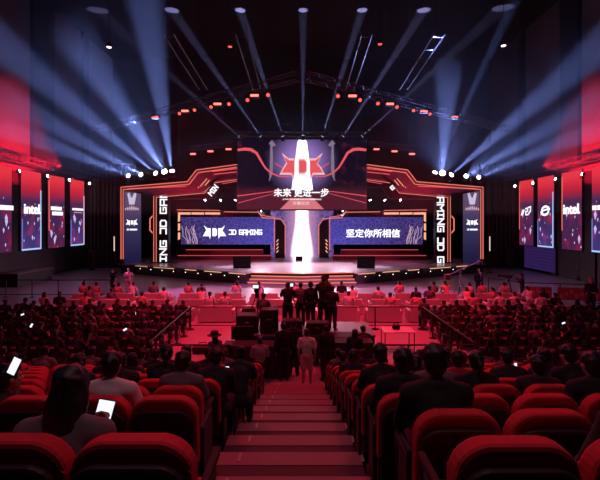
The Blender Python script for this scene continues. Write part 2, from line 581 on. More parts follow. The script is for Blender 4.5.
def font_obj(name, body, h, m, parent, cx, y, cz, offset=0.03, width=None, thick=0.02, world=True, bold=0.0):
    """font lettering facing -Y, centred on (cx, cz)"""
    cu = bpy.data.curves.new('t', 'FONT')
    cu.body = body
    cu.size = 1
    cu.offset = offset
    cu.extrude = thick
    ob = bpy.data.objects.new('t', cu)
    C.objects.link(ob)
    me = bpy.data.meshes.new_from_object(ob.evaluated_get(bpy.context.evaluated_depsgraph_get()))
    bpy.data.objects.remove(ob)
    bpy.data.curves.remove(cu)
    if bold:
        bm = bmesh.new()
        for dx, dy in ((0, 0), (bold, 0), (-bold, 0), (0, bold), (0, -bold), (bold * .7, bold * .7), (-bold * .7, -bold * .7)):
            m2 = me.copy()
            m2.transform(Matrix.Translation((dx, dy, 0)))
            bm.from_mesh(m2)
            bpy.data.meshes.remove(m2)
        bm.to_mesh(me)
        bm.free()
    xs = [v.co.x for v in me.vertices]
    ys = [v.co.y for v in me.vertices]
    k = h / (max(ys) - min(ys))
    kx = k if width is None else width / (max(xs) - min(xs))
    x0, y0 = (max(xs) + min(xs)) / 2, (max(ys) + min(ys)) / 2
    for v in me.vertices:
        v.co = Vector((cx + (v.co.x - x0) * kx, y - v.co.z * 1.0, cz + (v.co.y - y0) * k))
    if world and parent is not None:
        me.transform((Matrix.Translation(parent.location) @ parent.rotation_euler.to_matrix().to_4x4()).inverted())
    me.materials.clear()
    me.materials.append(m)
    o = bpy.data.objects.new(name, me)
    C.objects.link(o)
    o.parent = parent
    return o


LOGO = [[(-84, 54), (-56, 32), (-30, 32), (-30, -22), (-34, -54), (-44, -32), (-94, -32), (-78, -18), (-45, -18), (-45, 17), (-66, 17)],
        [(-16, 32), (10, 32), (20, 21), (20, -22), (9, -32), (-16, -32), (-10, -19), (4, -19), (7, -15), (7, 14), (4, 18), (-10, 18)],
        [(84, 54), (56, 32), (30, 32), (30, -22), (34, -54), (44, -32), (94, -32), (74, 2), (54, 2), (54, -8), (64, -8), (72, -19), (45, -19), (45, 17), (66, 17)]]


def logo(g, cx, y, cz, width, th=0.03, grow=1.0):
    k = width / 180.0
    for poly in LOGO:
        mx_, my_ = sum(p[0] for p in poly) / len(poly), sum(p[1] for p in poly) / len(poly)
        g.prism([(cx + p[0] * k, y, cz + p[1] * k) for p in poly], (0, th, 0))


# ------------------------------------------------------------------ LED picture materials
M_white = emit('led_white', (1.0, 0.97, 1.0), 1.25)
M_neon = emit('neon_orange', (0.92, 0.21, 0.15), 1.0)
M_neonp = emit('neon_peach', (1.0, 0.46, 0.28), 1.05)
M_neonr = emit('neon_red', (0.9, 0.10, 0.13), 0.9)


def m_midscreen(sx):
    n = NT('led_blue_' + ('left' if sx < 0 else 'right'))
    x, y, z = n.xyz()
    vo = n.n('TexVoronoi', feature='DISTANCE_TO_EDGE')
    vo.inputs['Scale'].default_value = 2.4
    n.t.links.new(n.vec, vo.inputs['Vector'])
    cell = n.step(vo.outputs['Distance'], 0.0, 0.10)
    out = n.math('MULTIPLY', x, float(sx))          # grows outwards
    f = n.step(out, -5.2, 4.6)
    base = n.mix(f, (0.060, 0.048, 0.33), (0.032, 0.016, 0.10))
    up = n.step(z, 0.2, 3.2)
    base = n.mix(n.math('MULTIPLY', up, 0.5), base, (0.04, 0.024, 0.14))
    col = n.mix(n.math('MULTIPLY', n.math('SUBTRACT', 1.0, cell), 0.22), base, (0.26, 0.19, 0.56))
    return n.emission(col, 1.15)


n = NT('led_hex_violet')
x, y, z = n.xyz()
vo = n.n('TexVoronoi', feature='DISTANCE_TO_EDGE')
vo.inputs['Scale'].default_value = 2.0
n.t.links.new(n.vec, vo.inputs['Vector'])
ln = n.math('SUBTRACT', 1.0, n.step(vo.outputs['Distance'], 0.0, 0.10))
ax = n.math('ABSOLUTE', x)
near = n.math('SUBTRACT', 1.0, n.step(ax, 0.6, 2.6))
b = n.mix(near, (0.11, 0.06, 0.26), (0.62, 0.30, 0.55))
b = n.mix(n.math('MULTIPLY', ln, 0.35), b, (0.65, 0.35, 0.75))
wid = n.math('ADD', 0.62, n.math('MULTIPLY', n.math('SUBTRACT', 1.0, n.step(z, 0.0, 4.6)), 0.42))
core = n.math('SUBTRACT', 1.0, n.step(n.math('DIVIDE', ax, wid), 0.55, 1.45))
b = n.mix(core, b, (1.0, 0.93, 0.98))
M_hex = n.emission(b, n.math('ADD', 0.8, n.math('MULTIPLY', core, 4.2)))

n = NT('led_centre_picture')
x, y, z = n.xyz()
dz = n.math('SUBTRACT', z, 4.9)
r2 = n.math('SQRT', n.math('ADD', n.math('MULTIPLY', x, x), n.math('MULTIPLY', dz, dz)))
g1 = n.math('SUBTRACT', 1.0, n.step(r2, 0.6, 4.0))
nz = n.n('TexNoise')
nz.inputs['Scale'].default_value = 1.3
nz.inputs['Detail'].default_value = 4
n.t.links.new(n.vec, nz.inputs['Vector'])
low = n.math('SUBTRACT', 1.0, n.step(z, 1.3, 2.7))
side = n.step(n.math('ABSOLUTE', x), 1.5, 6.0)
b = n.mix(g1, (0.004, 0.003, 0.012), (0.34, 0.20, 0.62))
b = n.mix(n.math('MULTIPLY', low, 0.8), b, (0.11, 0.012, 0.03))
b = n.mix(n.math('MULTIPLY', n.step(nz.outputs['Fac'], 0.52, 0.8), n.math('MULTIPLY', side, 0.5)), b, (0.25, 0.02, 0.05))
M_cscreen = n.emission(b, 1.0)


def m_banner(name, seed, bluish):
    n = NT(name)
    x, y, z = n.xyz()
    top = n.step(z, 3.9, 5.3)
    full = n.step(z, 4.9, 6.3)
    b = n.mix(n.step(z, 0.3, 3.6), (0.075, 0.016, 0.065), (0.045, 0.022, 0.085))
    b = n.mix(top, b, (0.52, 0.016, 0.045))
    b = n.mix(full, b, (0.80, 0.035, 0.055))
    mp = n.n('Mapping')
    mp.inputs['Location'].default_value = (seed, 0, seed * 2)
    mp.inputs['Scale'].default_value = (1, 1, 0.8)
    n.t.links.new(n.vec, mp.inputs[0])
    nz = n.n('TexNoise')
    nz.inputs['Scale'].default_value = 0.8
    n.t.links.new(mp.outputs[0], nz.inputs['Vector'])
    lowm = n.math('SUBTRACT', 1.0, n.step(z, 3.0, 4.6))
    b = n.mix(n.math('MULTIPLY', n.step(nz.outputs['Fac'], 0.45, 0.65), lowm), b, (0.30, 0.02, 0.07) if bluish else (0.20, 0.015, 0.07))
    if bluish:
        b = n.mix(n.math('MULTIPLY', n.math('SUBTRACT', 1.0, n.step(z, 0.2, 3.4)), 0.55), b, (0.04, 0.05, 0.26))
    vo = n.n('TexVoronoi')
    vo.inputs['Scale'].default_value = 1.7
    n.t.links.new(mp.outputs[0], vo.inputs['Vector'])
    sp = n.math('SUBTRACT', 1.0, n.step(vo.outputs['Distance'], 0.04, 0.16))
    b = n.mix(n.math('MULTIPLY', sp, n.math('SUBTRACT', 1.0, top)), b, (0.75, 0.45, 0.85))
    return n.emission(b, 1.0)


n = NT('led_trophy_banner')
x, y, z = n.xyz()
up = n.step(z, 3.4, 6.0)
b = n.mix(n.step(z, 0.0, 3.5), (0.014, 0.011, 0.045), (0.036, 0.030, 0.095))
b = n.mix(n.math('MULTIPLY', up, 0.85), b, (0.13, 0.075, 0.16))
M_tbanner = n.emission(b, 1.0)
n = NT('panel_dim_violet')  # low door panel on the wall, its violet tone put into emission
x, y, z = n.xyz()
wv = n.n('TexWave', wave_type='BANDS', bands_direction='Z')
wv.inputs['Scale'].default_value = 1.1
n.t.links.new(n.vec, wv.inputs['Vector'])
M_dimviolet = n.emission(n.mix(wv.outputs['Fac'], (0.020, 0.008, 0.060), (0.032, 0.012, 0.085)), 1.0)

# ------------------------------------------------------------------ stage deck and steps
DZ = 0.9
half = [(0, 32.9), (3.95, 33.6), (4.2, 33.1), (15.6, 39.9), (17.4, 40.6), (17.4, 51.6)]
poly = [(x_, y_) for x_, y_ in half] + [(-x_, y_) for x_, y_ in half[:0:-1]]
stage = thing('stage', 'wide glossy stage with angled front edge and glowing steps in the middle', 'stage', (0, 33, 0))
G().prism([(a, b_, DZ - 0.08) for a, b_ in poly], (0, 0, 0.08)).build('deck', M_deck, stage, True)
inset = [(a * .985, b_ + .12, 0.0) for a, b_ in poly]
G().prism(inset, (0, 0, DZ - .08)).build('fascia', M_fascia, stage, True)
for k in range(3):
    h = DZ - 0.225 * (k + 1)
    o_ = 0.26 * (k + 1)
    wv_ = 3.95 + .10 * k
    st = G().prism([(-wv_, 33.6 - o_, 0), (0, 32.9 - o_, 0), (wv_, 33.6 - o_, 0), (wv_, 33.95, 0), (-wv_, 33.95, 0)], (0, 0, h)).build('step', M_deck, stage, True)
    G().tube([(-wv_, 33.57 - o_, h - .02), (0, 32.87 - o_, h - .02), (wv_, 33.57 - o_, h - .02)], 0.035, 6, Vector((0, 0, 1))).build('light_strip', emit('step_glow', (1, .24, .12), 1.1), st, False).location = -stage.location * 0
    st.children[0].data.transform(Matrix.Translation(-stage.location))
G().tube([(-3.95, 33.56, DZ - .03), (0, 32.86, DZ - .03), (3.95, 33.56, DZ - .03)], 0.028, 6, Vector((0, 0, 1))).build('edge_light', emit('step_glow', (1, .24, .12), 1.1), stage, True)
for sx in (-1, 1):
    a0, a1 = Vector((4.3, 33.1, DZ - .1)), Vector((15.5, 39.8, DZ - .1))
    nrm = Vector((a1.y - a0.y, -(a1.x - a0.x), 0)).normalized()
    for f0, f1 in ((0.0, .13), (.19, .33), (.40, .50), (.60, .80), (.86, .99)):
        q0, q1 = a0.lerp(a1, f0) + nrm * .04, a0.lerp(a1, f1) + nrm * .04
        G().tube([(sx * q0.x, q0.y, q0.z), (sx * q1.x, q1.y, q1.z)], .03, 6, Vector((0, 0, 1))).build('edge_light', M_neonp, stage, True)
    for f in (.05, .16, .27, .38, .49, .60, .71, .82, .93):
        q = a0.lerp(a1, f) + nrm * .10
        r_ = G().ball((sx * q.x, q.y, q.z - .22), .042, 8, 6).build('edge_lamp', emit('edge_lamp_glow', (1, .8, .7), 2.0), stage, True)
# sills and steps at the feet of the screens
M_riser = mat('red_riser', (0.24, 0.055, 0.055), 0.35, 0.2)
for sx, side in ((-1, 'left'), (1, 'right')):
    for k, (x0, x1, y0, y1, h) in enumerate([(3.2, 13.0, 45.0, 46.6, 0.45), (4.2, 12.4, 45.9, 46.8, 1.0)]):
        t = thing('stage_riser', '%s dark red riser with lit edge below the %s screen' % (['low wide', 'taller rear'][k], side), 'riser', (sx * (x0 + x1) / 2, y0, DZ))
        G().span((sx * x0, y0, DZ + .001), (sx * x1, y1, DZ + h)).build('body', M_riser, t, True)
        G().tube([(sx * x0, y0 - .02, DZ + h), (sx * x1, y0 - .02, DZ + h)], .03, 6, Vector((0, 0, 1))).build('edge_light', M_neonr, t, True)
    # confidence monitor on the deck
    p = P(302 + sx * (60 if sx < 0 else 64), 267.5, 36.5)
    p.z = DZ
    t = thing('monitor', 'black tilted monitor box standing on the %s front of the stage' % side, 'monitor', p, R(-10 * sx))
    G().prism([(-.75, 0, 0), (-.75, .35, 0), (-.75, .62, .92), (-.75, .52, .98), (-.75, -.02, .12)], (1.5, 0, 0)).build('housing', M_black, t)
    G().box((0, .235, .56), (1.38, .02, .9), Matrix.Rotation(R(-32.0), 4, 'X')).build('screen', mat('dark_glass', (.008, .008, .01), .6), t)
    G().bar((-.6, .5, .75), (-.6, .85, .0), .03).bar((.6, .5, .75), (.6, .85, .0), .03).build('stand', M_black, t)
t = thing('floor_monitor', 'small black wedge speaker at the foot of the white light column', 'speaker', (-.3, 44.6, DZ))
G().prism([(-.35, 0, 0), (-.35, .5, 0), (-.35, .5, .12), (-.35, .1, .42)], (.7, 0, 0)).build('cabinet', M_black, t)
G().box((0, .035, .2), (.6, .02, .36), Matrix.Rotation(R(-14), 4, 'X')).build('grille', M_lampbody, t)

# ------------------------------------------------------------------ the stage set, screens and portals
def mir(sx, pts):
    return [(x_ if sx < 0 else 2 * VX - x_, y_) for x_, y_ in pts]


for sx, side in ((-1, 'left'), (1, 'right')):
    W = lambda pts, Y: [P(a, b_, Y) for a, b_ in mir(sx, pts)]
    base = lambda x_, Y: Vector((P(mir(sx, [(x_, 0)])[0][0], 0, Y).x, Y, DZ))
    # outer portal: post and stepped header
    t = thing('stage_portal', 'outer stepped portal frame with orange neon edges on the %s of the stage' % side, 'stage frame', base(122, 40))
    b0 = base(120, 40)
    G().prism(W([(119.8, 187), (123.4, 186.6), (123.4, 260), (119.8, 260)], 40), (0, .3, 0)).build('post', M_portal, t, True)
    G().span((P(mir(sx, [(119.8, 0)])[0][0], 0, 40).x, 40, DZ), (P(mir(sx, [(123.4, 0)])[0][0], 0, 40).x, 40.3, P(0, 259.9, 40).z)).build('post_foot', M_portal_dark, t, True)
    G().prism(W([(119.8, 186.6), (187, 181), (196, 169.4), (237, 163.8), (237, 178), (211.2, 181.6), (203.6, 191.4), (153, 196), (153, 193.2), (125, 191), (119.8, 191)], 40), (0, .7, 0)).build('header', M_portal, t, True)
    for pl in ([(121, 259), (121, 187.2), (187.3, 181.6), (196.2, 170.0), (237, 164.5)],
               [(123.2, 259), (123.2, 189.6), (189.2, 184.2), (198.2, 172.6), (237, 167.2)]):
        G().tube(W(pl, 39.95), .038).build('neon_tube', M_neon, t, True)
    for pl in ([(200.2, 186.5), (207, 178.5)], [(205, 185.5), (209.5, 180)], [(198.0, 187.8), (199.0, 186.6)]):
        G().tube(W(pl, 39.95), .03).build('neon_tube', M_neonp, t, True)
    for pl in ([(212, 171.5), (237, 168.6)], [(214, 174.3), (237, 171.8)], [(128, 188.6), (186, 186.3)]):
        G().tube(W(pl, 39.96), .045).build('neon_tube', M_neonr, t, True)
    # inner portal
    t = thing('stage_portal', 'inner portal frame with vertical white lettering on the %s of the stage' % side, 'stage frame', base(155, 41))
    G().prism(W([(152.5, 194.5), (168.5, 193.2), (168.5, 263.0), (152.5, 263.0)], 41.2), (0, .6, 0)).build('post', M_portal_dark, t, True)
    G().prism(W([(152.5, 194.5), (203.3, 190.2), (211, 180.4), (237, 176.4), (237, 187), (222, 187.5), (214, 198.5), (152.5, 199.5)], 41.2), (0, .6, 0)).build('header', M_portal_dark, t, True)
    for pl in ([(153.7, 262), (153.7, 195.4), (203.4, 191.0), (210.8, 181.0), (237, 177.2)], [(156.2, 262), (156.2, 197.4), (204.6, 193.0), (212.2, 183.2), (237, 179.6)]):
        G().tube(W(pl, 41.15), .034).build('neon_tube', M_neon, t, True)
    G().tube(W([(222, 183.8), (237, 181.2)], 41.15), .034).build('neon_tube', M_neonr, t, True)
    G().tube(W([(153.0, 215.5), (150.0, 219), (150.0, 230), (153.0, 233.5)], 41.3), .06).build('neon_ring', M_neon, t, True)
    g = G()
    hh = 7.0 * 41.1 / FPX
    if sx < 0:
        stroke_text(g, 'ING JD GAM', P(166.0, 261.0, 41.1), (0, 0, 1), (-1, 0, 0), hh, 1.12, .03, 1.5)
    else:
        stroke_text(g, 'AMING JD G', P(604 - 166.0, 197.5, 41.1), (0, 0, -1), (1, 0, 0), hh, 1.12, .03, 1.38)
    g.build('lettering', M_white, t, True)
    g = G()
    if sx < 0:
        stroke_text(g, 'MIN', P(211.3, 195.6, 41.1), (11, 0, 13), (-13, 0, 11), .50, 1.3)
    else:
        stroke_text(g, 'G', P(390.4, 187.4, 41.1), (11, 0, -13), (13, 0, 11), .55, 1.3)
    g.build('lettering', M_white, t, True)
    # trophy banner between the portals
    t = thing('led_banner', 'slim blue-grey vertical screen with trophy picture inside the %s outer portal' % side, 'LED screen', base(132.0, 41.8))
    A, B_ = P(mir(sx, [(123.6, 190.5)])[0][0], 190.5, 41.8), P(mir(sx, [(140.2, 259.5)])[0][0], 259.5, 41.8)
    G().span((A.x, 41.8, DZ), (B_.x, 42.0, A.z)).build('screen', M_tbanner, t, True)
    G().span((A.x, 42.001, DZ), (B_.x, 42.25, A.z)).build('cabinet', M_black, t, True)
    cx_ = (A.x + B_.x) / 2
    g = G()
    logo(g, cx_, 41.76, P(0, 222.5, 41.8).z, 1.12)
    g.build('emblem', M_white, t, True)
    wdt = text_width('JD GAMING', .16)
    g = G()
    stroke_text(g, 'JD GAMING', (cx_ - wdt / 2 + .02, 41.76, P(0, 230.2, 41.8).z), (1, 0, 0), (0, 0, 1), .16, 1.3)
    g.build('caption', M_white, t, True)
    M_tro = emit('trophy_glow', (.62, .55, .75), 1.0)
    g = G()
    zt = P(0, 198, 41.8).z
    g.prism([(cx_ + a * .5, 41.77, zt + b_ * .6) for a, b_ in [(-.5, .9), (-.9, .7), (-.75, .1), (-.25, -.35), (-.15, -.8), (-.5, -1.05), (.5, -1.05), (.15, -.8), (.25, -.35), (.75, .1), (.9, .7), (.5, .9), (.55, .3), (.0, -.1), (-.55, .3)]], (0, .03, 0))
    g.build('trophy_picture', M_tro, t, True)
    g = G()
    for k in range(-3, 4):
        g.prism([(cx_ + k * .2 + a * .07, 41.77, P(0, 208 + abs(k) * .35, 41.8).z + b_ * (.14 + .05 * (3 - abs(k)))) for a, b_ in [(0, -1), (1, 0), (0, 1), (-1, 0)]], (0, .03, 0))
    g.build('light_row', emit('row_glow', (.75, .5, .62), 1.0), t, True)
    # side screens
    Y = 47.0
    t = thing('led_screen', 'wide blue screen with %s left of the white light column' % 'winged emblem and white lettering' if sx < 0 else 'wide blue screen with white Chinese characters right of the white light column', 'LED screen', base(228, Y))
    A, B_ = P(mir(sx, [(181, 217)])[0][0], 217, Y), P(mir(sx, [(274.5, 244.5)])[0][0], 244.5, Y)
    scr = G().span((A.x, Y, B_.z), (B_.x, Y + .15, A.z)).build('screen', m_midscreen(sx), t, True)
    scr.data.transform(Matrix.Translation((t.location.x - (A.x + B_.x) / 2, 0, t.location.z - B_.z)))
    scr.location = ((A.x + B_.x) / 2 - t.location.x, 0, B_.z - t.location.z)
    G().prism(W([(177, 210.2), (258.5, 210.6), (262, 216.4), (274.6, 217.0), (274.6, 217.01), (181, 217.01)], Y - .1), (0, .5, 0)).build('frame_top', M_portal_dark, t, True)
    G().prism(W([(177, 211), (181, 217), (181, 258), (177, 258)], Y - .1), (0, .5, 0)).build('frame_side', M_portal_dark, t, True)
    for pl in ([(177, 209.9), (220, 210.4)], [(224, 211.8), (258.6, 212.2), (262.4, 217.8), (280.4, 218.6), (285.2, 225), (285.2, 255)], [(257, 210), (261, 215.4), (274.3, 217.2), (274.3, 250)]):
        G().tube(W(pl, Y - .17), .04).build('neon_tube', M_neon, t, True)
    for x0, x1 in ((178.5, 190.5), (191.5, 204), (205, 220)):
        G().prism(W([(x0, 212.3), (x1, 212.4), (x1, 214.6), (x0, 214.5)], Y - .17), (0, .06, 0)).build('glow_bar', M_neonp, t, True)
    for y0, y1 in ((212.3, 222), (223.5, 231), (232.5, 240)):
        G().prism(W([(178, y0), (180, y0), (180, y1 - 1), (178, y1)], Y - .18), (0, .06, 0)).build('glow_bar', M_neonp, t, True)
    # branch picture on the outer end of the screen
    g = G()
    rnd = random.Random(4)
    for k in range(9):
        x0 = 197 + rnd.uniform(-5, 1)
        pts = [(x0 - (0 if k < 5 else rnd.uniform(2, 8)), 243.8)]
        for j in range(4):
            px_, py_ = pts[-1]
            pts.append((px_ - rnd.uniform(-1.5, 3.2), py_ - rnd.uniform(2.5, 6)))
        pts = [(max(181.5, a), max(218, b_)) for a, b_ in pts]
        g.tube(W(pts, Y - .02), .028, 4)
    g.build('branch_picture', emit('branch_glow', (.72, .48, .62), .8), t, True)
    if sx < 0:
        g = G()
        c_ = P(214.4, 232.2, Y - .05)
        logo(g, c_.x, c_.y, c_.z, 22.5 * Y / FPX)
        g.build('emblem', M_white, t, True)
        g = G()
        o_ = P(229.2, 234.3, Y - .05)
        h_ = .58
        k_ = (262.5 - 229) * Y / FPX / text_width('JD GAMING', h_)
        stroke_text(g, 'JD GAMING', o_, (1, 0, 0), (0, 0, 1), h_ * k_, 1.3)
        g.build('lettering', M_white, t, True)
    else:
        c_ = P(373, 233.2, Y)
        font_obj('lettering', '坚定你所相信', 8.6 * Y / FPX, M_white, t, c_.x, Y - .03, c_.z, 0, 54 * Y / FPX, bold=.028)
    # slanted post with slashes beside the column
    t = thing('stage_pillar', 'dark pillar with orange slashes just %s of the white light column' % side, 'pillar', base(280, 47.6))
    A, B_ = P(mir(sx, [(275.2, 0)])[0][0], 0, 47.6), P(mir(sx, [(284.8, 0)])[0][0], 0, 47.6)
    zt = P(0, 219.5, 47.6).z
    G().prism([(A.x, 47.6, DZ), (A.x, 47.6, zt), (B_.x + (A.x - B_.x) * .35, 47.6, zt - .1), (B_.x, 47.6, zt - .75), (B_.x, 47.6, DZ)], (0, .9, 0)).build('post', M_portal_dark, t, True)
    for k in range(4):
        y0 = 239.5 + k * 3.6
        G().prism(W([(276, y0 + 2.4), (277.2, y0 + 2.4), (278.8, y0), (277.6, y0)], 47.55), (0, .04, 0)).build('slash_light', M_neonp, t, True)
    # thin light stick and dark drape between the set and the wall
    t = thing('light_stick', 'thin upright white light strip in the dark %s of the stage' % side, 'light', base(114.2, 41) - Vector((0, 0, DZ)))
    q0, q1 = W([(114.2, 251), (114.2, 236.5)], 41)
    G().bar(q0, q1, .05, 8).build('tube', emit('stick_glow', (1, .72, .62), .9), t, True)
    G().bar((q0.x, q0.y, 0), q0, .035, 6).build('post', M_black, t, True)
    G().lathe([(.3, 0), (.3, .04), (.05, .06)], 12).build('foot', M_black, t)
    g = G()
    nfold = 40
    x0, x1 = 17.6, 22.9
    prof = [(sx * (x0 + (x1 - x0) * i / nfold), 45.5 + .14 * math.sin(i * 1.9), 0) for i in range(nfold + 1)]
    top_ = [Vector((a, b_, 11.0)) for a, b_, c_ in prof]
    g.prism([Vector(p_) for p_ in prof] + [Vector((a, b_ + .08, 0)) for a, b_, c_ in prof[::-1]], (0, 0, 11.0))
    tag(g.build('drape', mat('black_drape', (.045, .018, .022), .95)), 'dark folded drape closing the gap between stage set and %s wall' % side, 'curtain')

# column wall between the pillars
t = thing('led_wall', 'violet honeycomb screen with glowing white light column in the middle of the stage', 'LED screen', (0, 49.2, DZ))
G().span((-3.6, 49.2, DZ), (3.6, 49.4, P(0, 206, 49.2).z)).build('screen', M_hex, t, True)
G().span((-3.8, 49.401, DZ), (3.8, 49.8, P(0, 206, 49.2).z)).build('cabinet', M_black, t, True)

# big central screen
Y = 44.0
A, B_ = P(237, 139.5, Y), P(367, 209.5, Y)
for_screen = None
t = thing('led_screen', 'big central screen with red winged emblem, white pillar of light and Chinese title', 'LED screen', (0, Y, B_.z))
G().span((A.x, Y, B_.z), (B_.x, Y + .2, A.z)).build('screen', M_cscreen, t, True)
G().span((A.x - .1, Y + .201, B_.z - .1), (B_.x + .1, Y + .6, A.z + .1)).build('cabinet', M_black, t, True)
for dx, nm_ in ((-4.2, 'left'), (0, 'middle'), (4.2, 'right')):  # spotlights added to brighten the middle of the deck
    q_ = Vector((dx, 44.15, B_.z - .17))
    r_, lp, d = lamp('deck_fill_light', q_, (dx * .7, 38.0, .9), .075, 'added small deck fill spotlight below the big central screen, ' + nm_, 'added deck fill spotlights below the central screen', M_lens)
    G().bar((0, 0, .02), (0, 0, .18), .02, 6).build('arm', M_truss, r_)
    spot(lp, lp + d, 4200, (1, .66, .80), 74, .8, .06, 'stage_wash')
for dx in (-5.5, 0, 5.5):
    G().bar((dx, Y + .4, A.z), (dx, Y + .4, 24.6), .03, 6).build('hanger', M_truss, t, True)
g = G()
g.prism([P(a, b_, Y - .03) for a, b_ in [(297.4, 142), (299, 139.8), (305.5, 139.8), (307, 142), (307.4, 178), (311.5, 183), (313, 190), (291.5, 190), (293, 183), (297, 178)]], (0, .02, 0))
g.build('light_pillar', emit('pillar_white', (1, .97, 1), 1.8, True), t, True)
M_redpic = emit('picture_red', (.86, .10, .13), 1.0)
g = G()
c_ = P(302.2, 166.5, Y - .06)
for poly in LOGO:
    kk = 44 * Y / FPX / 180
    g.prism([(c_.x + a * kk, c_.y, c_.z + b_ * kk * 1.05) for a, b_ in poly], (0, .02, 0))
g.build('emblem_rim', emit('picture_pale', (1, .55, .58), 1.0), t, True)
g = G()
for poly in LOGO:
    kk = 42 * Y / FPX / 180
    mx_, my_ = sum(p[0] for p in poly) / len(poly), sum(p[1] for p in poly) / len(poly)
    g.prism([(c_.x + (mx_ + (a - mx_) * .86) * kk, c_.y - .03, c_.z + (my_ + (b_ - my_) * .82) * kk) for a, b_ in poly], (0, .02, 0))
g.build('emblem', M_redpic, t, True)


def ribbon(pts, w0, Y_):
    g = G()
    n_ = len(pts)
    L_, R_ = [], []
    for i, (a, b_) in enumerate(pts):
        p_ = pts[max(0, i - 1)]
        q_ = pts[min(n_ - 1, i + 1)]
        dx, dy = q_[0] - p_[0], q_[1] - p_[1]
        l_ = math.hypot(dx, dy)
        w_ = w0[i]
        L_.append(P(a - dy / l_ * w_, b_ + dx / l_ * w_, Y_))
        R_.append(P(a + dy / l_ * w_, b_ - dx / l_ * w_, Y_))
    g.prism(L_ + R_[::-1], (0, .02, 0))
    return g


for sx in (-1, 1):
    c = [(237.6, 150), (245, 149), (251, 149.6), (256.5, 153), (260.5, 160), (265, 167.5), (271, 173), (279, 176.3), (288, 176.5), (293, 174)]
    ribbon(mir(sx, c), [1.3, 1.5, 1.5, 1.3, 1.1, .9, .8, .7, .6, .4], Y - .04).build('red_ribbon', M_redpic, t, True)
    g = ribbon(mir(sx, [(271, 144), (271.8, 150), (272, 160), (272, 170), (271, 176), (269, 181)]), [.6, 1.0, 1.1, 1.0, .8, .3], Y - .035)
    g.prism([P(a, b_, Y - .035) for a, b_ in mir(sx, [(268.5, 143.5), (272, 140), (276, 145), (273, 147)])], (0, .02, 0))
    g.build('tower_picture', emit('tower_grey', (.30, .22, .33), .8), t, True)
    for c, w_ in (([(237.5, 196), (280, 190.5)], .5), ([(238, 203), (276, 193)], .35), ([(282, 209), (291, 198)], .4)):
        ribbon(mir(sx, c), [w_, w_ * .6], Y - .035).build('red_line', M_redpic, t, True)
    g = ribbon(mir(sx, [(275, 163), (284, 169), (290, 170)]), [.5, .5, .2], Y - .035)
    g.build('red_line', M_redpic, t, True)
g = G().prism([P(a, b_, Y - .03) for a, b_ in [(291, 198), (313, 198), (324, 209.2), (280, 209.2)]], (0, .015, 0))
g.build('floor_picture', emit('picture_floor', (.80, .22, .26), .9), t, True)
c_ = P(301.3, 192.6, Y)
font_obj('title', '未来 更进一步', 8.6 * Y / FPX, M_white, t, c_.x, Y - .07, c_.z, 0, 55 * Y / FPX, bold=.028)
c_ = P(302, 199.3, Y)
font_obj('subtitle', '京东电子竞技俱乐部主场启用仪式暨新赛季出征', 1.5 * Y / FPX, M_white, t, c_.x, Y - .05, c_.z, .01, 39 * Y / FPX)
c_ = P(301, 203.3, Y)
font_obj('subtitle', '开幕仪式', 3.6 * Y / FPX, emit('led_pink', (1, .66, .7), 1.0), t, c_.x, Y - .05, c_.z, .02, 17 * Y / FPX)

# ------------------------------------------------------------------ tall banners on the side walls
BW, BH = 2.58, 6.6
M_bluewhite = emit('edge_blue_white', (.42, .62, 1.0), 1.0)
M_edgered = emit('edge_red', (1, .17, .13), .9)


